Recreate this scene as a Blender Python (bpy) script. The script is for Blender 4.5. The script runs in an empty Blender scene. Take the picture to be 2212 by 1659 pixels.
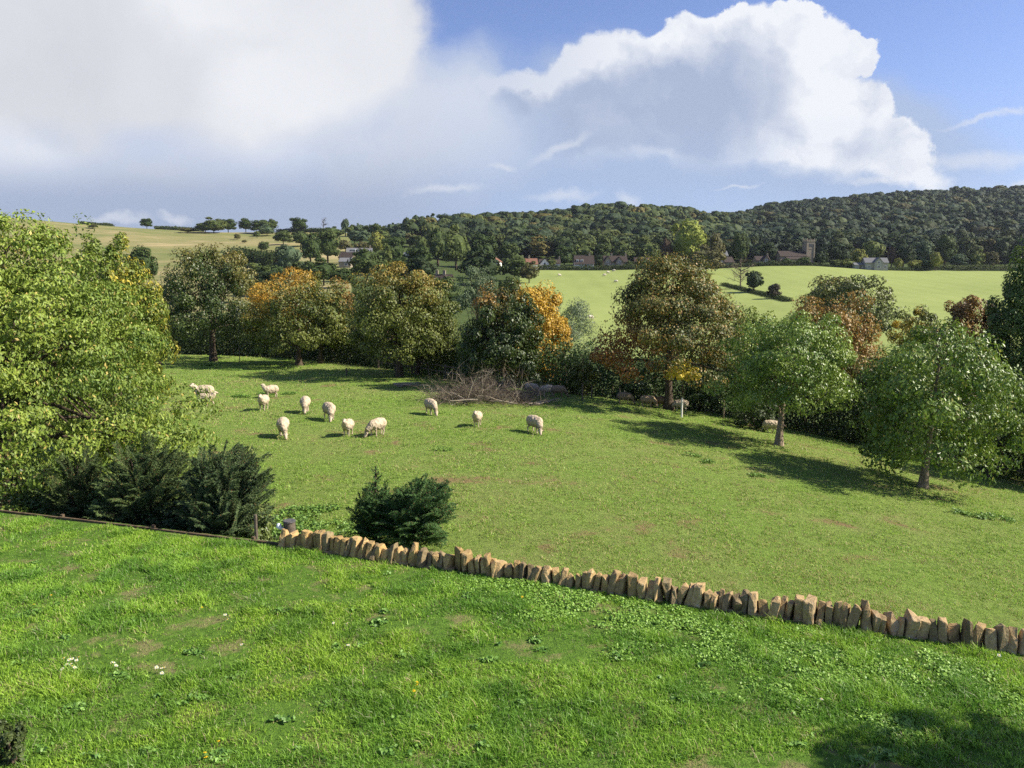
import bpy, bmesh, math, random
import numpy as np
from mathutils import Vector, Matrix
sc = bpy.context.scene
COL = sc.collection
R = math.radians
# ------------------------------------------------------------------ camera model (picture units: 2212 x 1659)
CZ = 5.1
F, CX, CY, HY = 1665.0, 1106.0, 829.5, 600.0
PITCH = math.atan((CY - HY) / F)
def slope(px, py):
    """world ray through a picture point -> (X/Y, Z/Y)"""
    a, b = (px - CX) / F, -(py - CY) / F
    c, s = math.cos(PITCH), math.sin(PITCH)
    dy = c + b * s
    dz = -s + b * c
    return a / dy, dz / dy
# ------------------------------------------------------------------ noise
def _hash(i, j, k, s):
    h = (i * 374761393 + j * 668265263 + k * 2147483647 + s * 1274126177) & 0xFFFFFFFF
    h = ((h ^ (h >> 13)) * 1274126177) & 0xFFFFFFFF
    h = (h ^ (h >> 16)) & 0xFFFFFFFF
    return h / 4294967295.0
def vn(P, s=0):
    P = np.asarray(P, dtype=np.float64)
    I = np.floor(P).astype(np.int64); f = P - I
    f = f * f * (3 - 2 * f)
    out = 0
    for a in (0, 1):
        for b in (0, 1):
            for c in (0, 1):
                w = (f[..., 0] if a else 1 - f[..., 0]) * (f[..., 1] if b else 1 - f[..., 1]) * (f[..., 2] if c else 1 - f[..., 2])
                out = out + w * _hash(I[..., 0] + a, I[..., 1] + b, I[..., 2] + c, s)
    return out
def fbm(P, s=0, o=4):
    P = np.asarray(P, dtype=np.float64)
    t, a, n = 0, 1.0, 0
    for k in range(o):
        t = t + a * vn(P * (2 ** k) + 17.3 * k, s + k); n += a; a *= .5
    return t / n
def fb2(x, y, sc_, s=0, o=4):
    return fbm(np.stack([np.asarray(x) * sc_, np.asarray(y) * sc_, np.zeros_like(np.asarray(x, dtype=float))], -1), s, o)
def sst(a, b, x):
    t = np.clip((x - a) / (b - a), 0, 1)
    return t * t * (3 - 2 * t)
# ------------------------------------------------------------------ terrain
def flat(px, py, z=0.0):
    u, v = slope(px, py); D = (z - CZ) / v
    return u * D, D
WA, WB, WC = flat(0, 1108), flat(603, 1180), flat(2212, 1414)
_dl = (WB[1] - WA[1]) / (WB[0] - WA[0]); _dr = (WC[1] - WB[1]) / (WC[0] - WB[0])
def yline(x):
    x = np.asarray(x, dtype=float)
    return np.where(x < WB[0], WB[1] + _dl * (x - WB[0]), WB[1] + _dr * (x - WB[0]))
def zpad(x, y):
    w = 2.2
    q = np.clip((x - 3.2) / w, -30, 30)
    return -1.25 - .011 * (y - 15) - .125 * w * np.log1p(np.exp(q)) + .18 * (fb2(x, y, .09, 5, 3) - .5)
def _solve(px, py):
    u, v = slope(px, py)
    D = 5.0
    while D < 400:
        if CZ + v * D < zpad(u * D, D): return D
        D += .1
    return D
_bl = [(-500, 752), (-150, 758), (300, 768), (460, 771), (640, 779), (800, 797), (900, 812), (1000, 832), (1130, 852), (1250, 863), (1500, 892), (1650, 925), (1800, 958), (1950, 998), (2212, 1056), (2500, 1120)]
_bu = np.array([slope(a, b)[0] for a, b in _bl]); _bD = np.array([_solve(a, b) for a, b in _bl])
def Db(u): return np.interp(u, _bu, _bD)
_L = lambda ridge: [(200, 650), (300, 612), (450, 565), (600, 565 - (565 - ridge) * .64), (700, ridge)]
_T = {
 -600: _L(445), -150: _L(452), 0: _L(461), 150: _L(474), 300: _L(488), 450: _L(497), 600: _L(498),
 700: [(200, 650), (300, 607), (450, 562), (600, 520), (680, 497)],
 850: [(200, 655), (300, 607), (450, 562), (600, 522), (700, 502)],
 1000: [(200, 670), (300, 616), (400, 586), (500, 566), (650, 522), (800, 482)],
 1100: [(200, 690), (300, 625), (400, 585), (500, 568), (650, 524), (800, 492)],
 1200: [(190, 712), (250, 660), (300, 627), (400, 582.5), (440, 578), (520, 566), (680, 520), (850, 476)],
 1350: [(190, 712), (250, 660), (300, 627), (400, 582.5), (440, 578), (520, 566), (680, 510), (850, 464)],
 1500: [(190, 712), (250, 660), (300, 627), (400, 581), (440, 576), (520, 566), (680, 518), (860, 476)],
 1552: [(190, 712), (250, 660), (300, 626), (400, 579), (440, 574), (520, 566), (680, 528), (860, 492)],
 1566: [(190, 712), (250, 660), (300, 626), (400, 579), (440, 574), (520, 566), (680, 530), (860, 502), (1060, 470)],
 1600: [(190, 712), (250, 660), (300, 625), (400, 577), (440, 573), (520, 566), (680, 530), (1080, 466)],
 1720: [(190, 710), (250, 658), (300, 622), (400, 574.5), (440, 573), (520, 568), (680, 525), (1130, 450)],
 1900: [(190, 705), (250, 655), (300, 623), (400, 583), (440, 577), (520, 568), (680, 520), (1180, 434)],
 2050: [(190, 700), (250, 655), (300, 625), (400, 586), (440, 578), (520, 568), (680, 515), (1200, 424)],
 2200: [(190, 700), (250, 655), (300, 626), (400, 588), (440, 580), (520, 568), (680, 510), (1200, 420)],
 2900: [(190, 700), (250, 655), (300, 626), (400, 588), (440, 580), (520, 568), (680, 510), (1200, 415)],
}
_lD = np.linspace(math.log(20), math.log(3000), 360)
_gu = np.linspace(-1.05, 1.05, 211)
def _mk():
    cols, us = [], []
    for px in sorted(_T):
        u = slope(px, 560)[0]
        d0 = float(Db(u)); z0 = float(zpad(u * d0, d0))
        Ds, Zs = [10, d0, d0 + 8, max(d0 + 25, 110)], [z0, z0, z0 - 1.2, -8.5 if px > 900 else -5.5]
        for D, y in _T[px]:
            Ds.append(D); Zs.append(CZ + slope(px, y)[1] * D)
        Ds += [Ds[-1] * 1.35, 3200]; Zs += [Zs[-1] - 12, Zs[-1] - 30]
        cols.append(np.interp(np.exp(_lD), Ds, Zs)); us.append(u)
    C = np.array(cols); G = np.empty((len(_gu), len(_lD)))
    for j in range(len(_lD)): G[:, j] = np.interp(_gu, us, C[:, j])
    for _ in range(3):
        P = np.pad(G, ((3, 3), (3, 3)), mode='edge')
        G = sum(P[3 + a:3 + a + G.shape[0], 3:-3] for a in range(-3, 4)) / 7
        P = np.pad(G, ((3, 3), (3, 3)), mode='edge')
        G = sum(P[3:-3, 3 + a:3 + a + G.shape[1]] for a in range(-2, 3)) / 5
    return G
_G = _mk()
def H(x, y):
    x = np.asarray(x, dtype=float); y = np.asarray(y, dtype=float)
    yy = np.maximum(y, 1.0)
    s = y - yline(x)
    zp = zpad(x, y)
    lawn = .05 * (fb2(x, y, .5, 9, 3) - .5)
    z = lawn + (zp - lawn) * sst(.2, 1.1, s)
    u = np.clip(x / yy, -1.04, 1.04)
    fi = (u - _gu[0]) / (_gu[1] - _gu[0]); i = np.clip(fi.astype(int), 0, len(_gu) - 2); fi = fi - i
    lj = (np.log(np.maximum(yy, 20.5)) - _lD[0]) / (_lD[1] - _lD[0]); j = np.clip(lj.astype(int), 0, len(_lD) - 2); lj = np.clip(lj - j, 0, 1)
    g = (_G[i, j] * (1 - fi) * (1 - lj) + _G[i + 1, j] * fi * (1 - lj) + _G[i, j + 1] * (1 - fi) * lj + _G[i + 1, j + 1] * fi * lj)
    g = g + (fb2(x, y, .02, 21, 3) - .5) * np.clip((yy - 60) / 60, 0, 3)
    b = sst(0, 9, yy - Db(u))
    return z * (1 - b) + g * b
def hit(px, py):
    """where the sight line through a picture point meets the ground"""
    u, v = slope(px, py)
    D = np.exp(np.linspace(math.log(6), math.log(2500), 6000))
    d = CZ + v * D - H(u * D, D)
    k = np.nonzero(d < 0)[0]
    if len(k) == 0:
        k = [int(np.argmin(d))]
    Dk = float(D[k[0]])
    return u * Dk, Dk
def hz(x, y): return float(H(np.array([x]), np.array([y]))[0])
# ------------------------------------------------------------------ mesh helpers
def newmesh(name, V, Fs, col=None, smooth=False):
    """V (n,3); Fs list of (m,k) index arrays"""
    V = np.asarray(V, dtype=np.float32)
    me = bpy.data.meshes.new(name)
    me.vertices.add(len(V)); me.vertices.foreach_set('co', V.ravel())
    Fs = [np.asarray(f, dtype=np.int32) for f in Fs if len(f)]
    nl = sum(f.size for f in Fs); nf = sum(len(f) for f in Fs)
    me.loops.add(nl); me.loops.foreach_set('vertex_index', np.concatenate([f.ravel() for f in Fs]))
    me.polygons.add(nf)
    ls, st = [], 0
    for f in Fs:
        k = f.shape[1]
        ls.append(st + np.arange(len(f), dtype=np.int32) * k); st += f.size
    me.polygons.foreach_set('loop_start', np.concatenate(ls).astype(np.int32))
    if smooth: me.polygons.foreach_set('use_smooth', np.ones(nf, dtype=bool))
    else: me.polygons.foreach_set('use_smooth', np.zeros(nf, dtype=bool))
    if col is not None:
        a = me.color_attributes.new('col', 'FLOAT_COLOR', 'POINT')
        c = np.ones((len(V), 4), dtype=np.float32); c[:, :3] = col
        a.data.foreach_set('color', c.ravel())
    me.update(calc_edges=True)
    return me
def link(name, data, mat=None, parent=None, loc=None):
    o = bpy.data.objects.new(name, data); COL.objects.link(o)
    if mat is not None and data is not None and not data.materials: data.materials.append(mat)
    if parent is not None: o.parent = parent
    if loc is not None: o.location = loc
    return o
def tag(o, label=None, cat=None, group=None, kind=None):
    if label: o['label'] = label
    if cat: o['category'] = cat
    if group: o['group'] = group
    if kind: o['kind'] = kind
    return o
def empty(name, loc, rz=0.0):
    o = bpy.data.objects.new(name, None); COL.objects.link(o)
    o.location = loc; o.rotation_euler = (0, 0, rz); o.empty_display_size = .3
    return o
def unit(v): return v / np.maximum(np.linalg.norm(v, axis=-1, keepdims=True), 1e-9)
def leaves(C, N, L, W, rng, fold=.25, tip=None):
    """rhombic folded leaves: centres C, normals N, half lengths L, half widths W"""
    n = len(C)
    t = rng.normal(size=(n, 3)) if tip is None else tip + .35 * rng.normal(size=(n, 3))
    N = unit(N)
    a = unit(t - N * np.sum(t * N, 1, keepdims=True)); b = np.cross(N, a)
    L = np.broadcast_to(L, (n,))[:, None]; W = np.broadcast_to(W, (n,))[:, None]
    V = np.empty((n, 4, 3))
    V[:, 0] = C - a * L; V[:, 2] = C + a * L - N * L * fold
    V[:, 1] = C + b * W - N * W * fold; V[:, 3] = C - b * W + N * W * fold * .4
    return V.reshape(-1, 3), np.arange(4 * n, dtype=np.int32).reshape(n, 4)
def tube(pts, rad, sides=6):
    pts = np.asarray(pts, float); rad = np.asarray(rad, float); n = len(pts)
    d = unit(np.gradient(pts, axis=0))
    up = np.where(np.abs(d[:, 2:3]) > .9, [[1., 0, 0]], [[0, 0, 1.]])
    a = unit(np.cross(d, up)); b = np.cross(d, a)
    th = np.arange(sides) * 2 * math.pi / sides
    V = (pts[:, None] + rad[:, None, None] * (np.cos(th)[None, :, None] * a[:, None] + np.sin(th)[None, :, None] * b[:, None])).reshape(-1, 3)
    f = []
    for i in range(n - 1):
        for k in range(sides):
            f.append((i * sides + k, i * sides + (k + 1) % sides, (i + 1) * sides + (k + 1) % sides, (i + 1) * sides + k))
    return V, np.array(f, dtype=np.int32)
class MB:
    def __init__(s): s.V, s.F3, s.F4, s.C, s.n = [], [], [], [], 0
    def add(s, V, F, col=None):
        V = np.asarray(V, float); F = np.asarray(F, dtype=np.int32) + s.n
        s.V.append(V); (s.F3 if F.shape[1] == 3 else s.F4).append(F); s.n += len(V)
        s.C.append(np.broadcast_to(np.array(col if col is not None else (1., 1, 1)), (len(V), 3)))
    def box(s, c, h, rz=0, top=1.0, rx=0):
        c = np.array(c, float); h = np.array(h, float)
        V = np.array([(i, j, k) for k in (-1, 1) for j in (-1, 1) for i in (-1, 1)], float)
        V[:, :2] *= np.where(V[:, 2:] > 0, top, 1)
        V = V * h
        if rx: V = V @ np.array(Matrix.Rotation(rx, 3, 'X')).T
        if rz: V = V @ np.array(Matrix.Rotation(rz, 3, 'Z')).T
        s.add(V + c, [(0, 2, 3, 1), (4, 5, 7, 6), (0, 1, 5, 4), (2, 6, 7, 3), (0, 4, 6, 2), (1, 3, 7, 5)])
    def tube(s, pts, rad, sides=6, col=None):
        V, Fq = tube(pts, rad, sides); s.add(V, Fq, col)
    def mesh(s, name, smooth=False, useCol=True):
        Fs = []
        if s.F3: Fs.append(np.concatenate(s.F3))
        if s.F4: Fs.append(np.concatenate(s.F4))
        return newmesh(name, np.concatenate(s.V), Fs, np.concatenate(s.C) if useCol else None, smooth)
    def build(s, name, mat, parent=None, smooth=False, loc=None):
        return link(name, s.mesh(name, smooth), mat, parent, loc)
# ------------------------------------------------------------------ materials
def nodes(name):
    m = bpy.data.materials.new(name); m.use_nodes = True
    nt = m.node_tree; nt.nodes.clear()
    return m, nt
def nd(nt, typ, **kw):
    n = nt.nodes.new(typ)
    for k, v in kw.items():
        if k.startswith('_'): n.inputs[k[1:].replace('_', ' ')].default_value = v
        else: setattr(n, k, v)
    return n
def ramp(nt, fac, stops):
    r = nt.nodes.new('ShaderNodeValToRGB'); e = r.color_ramp.elements
    while len(e) < len(stops): e.new(.5)
    for el, (p, c) in zip(e, stops): el.position = p; el.color = (*c, 1)
    if fac is not None: nt.links.new(fac, r.inputs[0])
    return r.outputs[0]
def noise(nt, vec, scale, detail=5, rough=.6, dist=0):
    n = nd(nt, 'ShaderNodeTexNoise', _Scale=scale, _Detail=detail, _Roughness=rough, _Distortion=dist)
    nt.links.new(vec, n.inputs['Vector']); return n.outputs['Fac']
def mixc(nt, fac, a, b, mode='MIX'):
    m = nd(nt, 'ShaderNodeMix', data_type='RGBA', blend_type=mode)
    for s, v in ((0, fac), (6, a), (7, b)):
        if isinstance(v, (int, float)): m.inputs[s].default_value = v
        elif isinstance(v, tuple): m.inputs[s].default_value = (*v, 1)
        else: nt.links.new(v, m.inputs[s])
    return m.outputs[2]
def mth(nt, op, a, b=None, c=None, clamp=False):
    m = nd(nt, 'ShaderNodeMath', operation=op, use_clamp=clamp)
    for i, v in enumerate((a, b, c)):
        if v is None: continue
        if isinstance(v, (int, float)): m.inputs[i].default_value = v
        else: nt.links.new(v, m.inputs[i])
    return m.outputs[0]
def pos(nt):
    return nt.nodes.new('ShaderNodeNewGeometry').outputs['Position']
def surf(nt, color, rough=.9, spec=.2, bump=None, bs=.3, bd=.1, transl=0):
    p = nd(nt, 'ShaderNodeBsdfPrincipled', _Roughness=rough)
    p.inputs['Specular IOR Level'].default_value = spec
    if isinstance(color, tuple): p.inputs['Base Color'].default_value = (*color, 1)
    else: nt.links.new(color, p.inputs['Base Color'])
    if bump is not None:
        b = nd(nt, 'ShaderNodeBump', _Strength=bs, _Distance=bd); nt.links.new(bump, b.inputs['Height']); nt.links.new(b.outputs[0], p.inputs['Normal'])
    out = p.outputs[0]
    if transl:
        t = nt.nodes.new('ShaderNodeBsdfTranslucent')
        if isinstance(color, tuple): t.inputs[0].default_value = (*color, 1)
        else: nt.links.new(color, t.inputs[0])
        mx = nd(nt, 'ShaderNodeMixShader', _Fac=transl); nt.links.new(out, mx.inputs[1]); nt.links.new(t.outputs[0], mx.inputs[2]); out = mx.outputs[0]
    o = nt.nodes.new('ShaderNodeOutputMaterial'); nt.links.new(out, o.inputs[0])
def leafmat(name, transl=.24, rough=.5, spec=.35, gain=(1, 1, 1)):
    m, nt = nodes(name)
    at = nd(nt, 'ShaderNodeAttribute', attribute_name='col')
    oi = nt.nodes.new('ShaderNodeObjectInfo')
    c = mixc(nt, 1.0, at.outputs['Color'], oi.outputs['Color'], 'MULTIPLY')
    if gain != (1, 1, 1): c = mixc(nt, 1.0, c, gain, 'MULTIPLY')
    surf(nt, c, rough, spec, transl=transl)
    return m
M = {}
M['leaf'] = leafmat('foliage')
M['leaf_gloss'] = leafmat('glossy_foliage', .24, .42, .42)
M['needle'] = leafmat('conifer_foliage', .15, .6, .2)
M['far_leaf'] = leafmat('distant_foliage', .2, .7, .15)
M['blade'] = leafmat('grass_blades', .4, .45, .35)
def simple(name, c1, c2, scale, rough=.9, bump=.3, bd=.02, spec=.2, detail=6):
    m, nt = nodes(name)
    tc = nt.nodes.new('ShaderNodeTexCoord').outputs['Object']
    n = noise(nt, tc, scale, detail)
    surf(nt, ramp(nt, n, [(.3, c1), (.7, c2)]), rough, spec, n, bump, bd)
    return m
M['bark'] = simple('bark', (.035, .026, .018), (.12, .09, .06), 9, bump=.8, bd=.04)
M['bark_pale'] = simple('pale_bark', (.16, .125, .085), (.36, .28, .20), 9, bump=.6, bd=.03)
M['wood_old'] = simple('weathered_timber', (.055, .038, .024), (.16, .115, .07), 14, bump=.5)
M['post'] = simple('grey_brown_post', (.06, .048, .036), (.17, .14, .10), 18, bump=.4)
M['white_guard'] = simple('white_tree_guard', (.62, .58, .5), (.78, .75, .68), 20, bump=.1)
M['white_china'] = simple('white_plastic', (.78, .8, .8), (.86, .88, .88), 20, bump=.05, rough=.4)
M['cap'] = simple('dark_metal_cap', (.05, .05, .05), (.13, .12, .11), 12, rough=.5, bump=.1)
M['twig'] = None
def twigmat():
    m, nt = nodes('dead_twigs'); at = nd(nt, 'ShaderNodeAttribute', attribute_name='col')
    surf(nt, at.outputs['Color'], .9, .15); return m
M['twig'] = twigmat()
def stonemat():
    m, nt = nodes('honey_limestone')
    tc = nt.nodes.new('ShaderNodeTexCoord').outputs['Object']
    oi = nt.nodes.new('ShaderNodeObjectInfo')
    n = noise(nt, tc, 9, 8, .65); n2 = noise(nt, tc, 40, 5, .7); n3 = noise(nt, tc, 4.0, 6, .7, 1)
    c = ramp(nt, n, [(.28, (.13, .085, .035)), (.5, (.37, .27, .11)), (.72, (.56, .44, .23))])
    c = mixc(nt, .5, c, ramp(nt, n2, [(.3, (.20, .13, .06)), (.7, (.52, .38, .20))]))
    lich = ramp(nt, n3, [(.55, (0, 0, 0)), (.66, (1, 1, 1))])
    c = mixc(nt, mth(nt, 'MULTIPLY', lich, .55), c, (.17, .155, .125))
    c = mixc(nt, mth(nt, 'MULTIPLY', ramp(nt, noise(nt, tc, 5.5, 7, .7, 2), [(.58, (0, 0, 0)), (.7, (1, 1, 1))]), .6), c, (.50, .47, .40))
    c = mixc(nt, 1.0, c, oi.outputs['Color'], 'MULTIPLY')
    hsum = mth(nt, 'ADD', n, mth(nt, 'MULTIPLY', n2, .4))
    surf(nt, c, .92, .15, hsum, .9, .03)
    return m
M['stone'] = stonemat()
M['house_stone'] = simple('house_stone', (.20, .165, .12), (.33, .28, .205), 3, bump=.2)
M['grey_stone'] = simple('grey_barn_stone', (.24, .24, .21), (.36, .35, .31), 2.5, bump=.2)
M['render'] = simple('pale_render', (.62, .60, .55), (.74, .72, .66), 2, bump=.05)
M['tile_brown'] = simple('brown_roof_tiles', (.035, .027, .023), (.068, .052, .044), 3, bump=.4)
M['tile_red'] = simple('red_roof_tiles', (.15, .075, .05), (.24, .12, .08), 3, bump=.4)
M['slate'] = simple('grey_slate', (.11, .115, .12), (.19, .19, .19), 3, bump=.3)
M['white_paint'] = simple('white_paint', (.72, .72, .7), (.8, .8, .78), 5, bump=.02)
def glass():
    m, nt = nodes('window_glass'); surf(nt, (.03, .035, .045), .08, .6); return m
M['glass'] = glass()
def fleece():
    m, nt = nodes('fleece')
    at = nd(nt, 'ShaderNodeAttribute', attribute_name='col'); oi = nt.nodes.new('ShaderNodeObjectInfo')
    tc = nt.nodes.new('ShaderNodeTexCoord').outputs['Object']
    n = noise(nt, tc, 26, 4, .7)
    c = mixc(nt, 1.0, at.outputs['Color'], ramp(nt, n, [(.3, (.74, .72, .68)), (.7, (1, 1, 1))]), 'MULTIPLY')
    c = mixc(nt, 1.0, c, oi.outputs['Color'], 'MULTIPLY')
    surf(nt, c, .95, .1, n, .7, .03); return m
M['fleece'] = fleece()
# ------------------------------------------------------------------ ground sheets
def groundmats():
    # mown / grazed grass seen between the blades
    m, nt = nodes('lawn_turf'); P = pos(nt)
    n1 = noise(nt, P, 1.7, 6, .65); n2 = noise(nt, P, 9, 5, .7); n3 = noise(nt, P, 45, 3, .7)
    c = ramp(nt, n2, [(.3, (.05, .10, .015)), (.55, (.10, .19, .025)), (.75, (.16, .27, .04))])
    earth = ramp(nt, n1, [(.52, (0, 0, 0)), (.62, (1, 1, 1))])
    c = mixc(nt, mth(nt, 'MULTIPLY', earth, .55), c, (.27, .20, .11))
    surf(nt, c, .95, .1, mth(nt, 'ADD', n2, n3), .9, .04); M['lawn'] = m
    m, nt = nodes('paddock_turf'); P = pos(nt)
    n0 = noise(nt, P, .09, 4, .6, .4); n1 = noise(nt, P, .55, 6, .65, .3); n2 = noise(nt, P, 4.5, 6, .75); n3 = noise(nt, P, 22, 4, .8)
    g = ramp(nt, n2, [(.28, (.09, .16, .028)), (.5, (.19, .295, .052)), (.72, (.28, .395, .085))])
    dry = ramp(nt, mth(nt, 'ADD', mth(nt, 'MULTIPLY', n0, .55), mth(nt, 'MULTIPLY', n1, .45)), [(.42, (0, 0, 0)), (.64, (1, 1, 1))])
    c = mixc(nt, mth(nt, 'MULTIPLY', dry, .48), g, ramp(nt, n3, [(.3, (.22, .22, .075)), (.7, (.40, .35, .16))]))
    bare = ramp(nt, mth(nt, 'ADD', mth(nt, 'MULTIPLY', n1, .75), mth(nt, 'MULTIPLY', n2, .25)), [(.57, (0, 0, 0)), (.63, (1, 1, 1))])
    c = mixc(nt, mth(nt, 'MULTIPLY', bare, .7), c, (.27, .16, .095))
    surf(nt, c, .95, .08, mth(nt, 'ADD', n2, mth(nt, 'MULTIPLY', n3, .5)), 1.0, .2); M['paddock'] = m
    m, nt = nodes('field_grass'); P = pos(nt)
    n0 = noise(nt, P, .012, 4, .6); n1 = noise(nt, P, .25, 5, .7)
    w = nd(nt, 'ShaderNodeTexWave', _Scale=.035, _Distortion=3.0, _Detail=3.0); nt.links.new(P, w.inputs[0])
    f = mth(nt, 'ADD', mth(nt, 'ADD', mth(nt, 'MULTIPLY', n0, .5), mth(nt, 'MULTIPLY', n1, .35)), mth(nt, 'MULTIPLY', w.outputs['Fac'], .05))
    surf(nt, ramp(nt, f, [(.3, (.195, .24, .07)), (.5, (.245, .29, .09)), (.75, (.30, .335, .12))]), .95, .05); M['field'] = m
    m, nt = nodes('down_grass'); P = pos(nt)
    mp = nd(nt, 'ShaderNodeMapping', _Scale=(.35, 1.0, 2.2)); mp.inputs['Rotation'].default_value = (0, 0, R(-12)); nt.links.new(P, mp.inputs[0])
    n0 = noise(nt, mp.outputs[0], .022, 5, .62, .5); n1 = noise(nt, mp.outputs[0], .12, 6, .7); n2 = noise(nt, P, .9, 4, .7)
    f = mth(nt, 'ADD', mth(nt, 'MULTIPLY', n0, .6), mth(nt, 'ADD', mth(nt, 'MULTIPLY', n1, .3), mth(nt, 'MULTIPLY', n2, .1)))
    surf(nt, ramp(nt, f, [(.36, (.11, .145, .045)), (.46, (.17, .18, .065)), (.54, (.24, .215, .095)), (.62, (.36, .29, .15))]), .95, .05); M['down'] = m
    m, nt = nodes('rough_ground'); P = pos(nt)
    surf(nt, ramp(nt, noise(nt, P, .3, 6, .7), [(.3, (.03, .05, .015)), (.7, (.085, .11, .035))]), .95, .05); M['rough'] = m
groundmats()
def ground():
    u = np.concatenate([np.linspace(-3.2, -1.0, 16)[:-1], np.linspace(-1.0, -.72, 15)[:-1], np.linspace(-.72, .72, 433), np.linspace(.72, 1.0, 15)[1:], np.linspace(1.0, 3.2, 16)[1:]])
    D = np.concatenate([np.linspace(2, 9.5, 26)[:-1], np.linspace(9.5, 20, 110)[:-1], np.exp(np.linspace(math.log(20), math.log(1650), 300))])
    U, DD = np.meshgrid(u, D, indexing='ij')
    X, Y = U * DD, DD
    Z = H(X, Y)
    V = np.stack([X, Y, Z], -1).reshape(-1, 3)
    nu, n2 = len(u), len(D)
    I = np.arange(nu * n2).reshape(nu, n2)
    Fq = np.stack([I[:-1, :-1], I[1:, :-1], I[1:, 1:], I[:-1, 1:]], -1).reshape(-1, 4)
    c = V[Fq].mean(1); s = c[:, 1] - yline(c[:, 0]); uu = c[:, 0] / c[:, 1]; d = c[:, 1]
    pxl = uu * F + CX
    lawn = s < .35
    pad = (~lawn) & (d < Db(uu) + 3)
    far = (~lawn) & (~pad)
    fld = far & (d > 130) & (d < 402) & (pxl > 1120) & (pxl < 2400)
    hill = far & (~fld) & (d > 150) & (pxl < 760)
    rough = far & (~fld) & (~hill)
    keepx = np.abs(c[:, 0]) < 1900
    for name, mask, mat, lab in (('lawn', lawn, 'lawn', 'bright green rough lawn in the foreground'), ('paddock', pad, 'paddock', 'grazed green paddock where the sheep stand'),
                            ('far_field', fld, 'field', 'smooth pale green field below the village'), ('hillside', hill, 'down', 'open olive and straw coloured hillside on the left'),
                            ('valley_ground', rough, 'rough', 'rough ground under the trees of the valley and wooded hills')):
        f = Fq[mask & keepx]; ids, inv = np.unique(f, return_inverse=True)
        me = newmesh(name, V[ids], [inv.reshape(f.shape)], None, True)
        o = link(name, me, M[mat]); tag(o, lab, kind='structure')
    mb = MB(); mb.add(np.array([(-60, -60, 0), (60, -60, 0), (60, 2, 0), (-60, 2, 0)], float) * 1, [(0, 1, 2, 3)])
    o = mb.build('garden_ground', M['lawn']); tag(o, 'lawn continuing under the viewpoint', kind='structure')
ground()
# ------------------------------------------------------------------ grass
def blades(x, y, z, h, w, rng, lean=.5, wind=(-.15, .0)):
    n = len(x)
    th = rng.uniform(0, 2 * math.pi, n); ln = rng.uniform(.05, lean, n) * h
    ph = rng.uniform(0, 2 * math.pi, n)
    dx, dy = np.cos(ph) * w * .5, np.sin(ph) * w * .5
    V = np.empty((n, 5, 3))
    V[:, 0] = np.stack([x - dx, y - dy, z - .01], -1); V[:, 1] = np.stack([x + dx, y + dy, z - .01], -1)
    mx, my = x + np.cos(th) * ln * .35 + wind[0] * h * .3, y + np.sin(th) * ln * .35
    V[:, 2] = np.stack([mx + dx * .8, my + dy * .8, z + h * .6], -1); V[:, 3] = np.stack([mx - dx * .8, my - dy * .8, z + h * .6], -1)
    V[:, 4] = np.stack([x + np.cos(th) * ln + wind[0] * h, y + np.sin(th) * ln, z + h], -1)
    b = np.arange(n, dtype=np.int32)[:, None] * 5
    return V.reshape(-1, 3), b + np.array([[0, 1, 2, 3]]), b + np.array([[3, 2, 4]])
def grass_lawn():
    rng = np.random.default_rng(3)
    n = 620000
    Y = np.sqrt(rng.uniform(6.6 ** 2, 17.6 ** 2, n)); X = rng.uniform(-.76, .76, n) * Y
    patch = fb2(X, Y, 1.1, 31, 4); big = fb2(X, Y, .33, 35, 3); fine = fb2(X, Y, 5.0, 33, 2)
    keep = (Y < yline(X) - .05) & (rng.uniform(0, 1, n) < .10 + 1.6 * sst(.36, .54, patch) * (.25 + fine))
    X, Y, patch, big, fine = (a[keep] for a in (X, Y, patch, big, fine)); n = len(X)
    tuft = sst(.5, .68, fb2(X, Y, 3.0, 41, 3))
    h = (.018 + .028 * sst(.3, .65, patch) + .055 * tuft) * rng.uniform(.5, 1.4, n)
    w = rng.uniform(.006, .011, n) * (1 + .02 * Y)
    V, q, t = blades(X, Y, H(X, Y), h, w, rng, 1.7)
    k = rng.uniform(0, 1, (n, 1))
    c = (1 - k) * np.array([.16, .28, .025]) + k * np.array([.39, .60, .075])
    bb = sst(.35, .65, big)[:, None]
    c = c * (1 - bb) * np.array([[1.04, 1.02, .95]]) + c * bb * np.array([[.92, .98, 1.0]])
    dry = (rng.uniform(0, 1, n) < .05 + .22 * (1 - sst(.3, .48, patch)))[:, None]
    c = np.where(dry, np.array([.52, .44, .22]), c)
    dk = sst(.42, .62, fb2(X, Y, 1.9, 61, 4))[:, None]; c = c * (1 - .42 * dk * np.array([[1, .72, .6]]))
    o = link('grass', newmesh('grass', V, [t, q], np.repeat(c, 5, 0)), M['blade']); tag(o, 'bright green rough grass blades on the foreground lawn', 'grass', kind='stuff')
grass_lawn()
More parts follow.
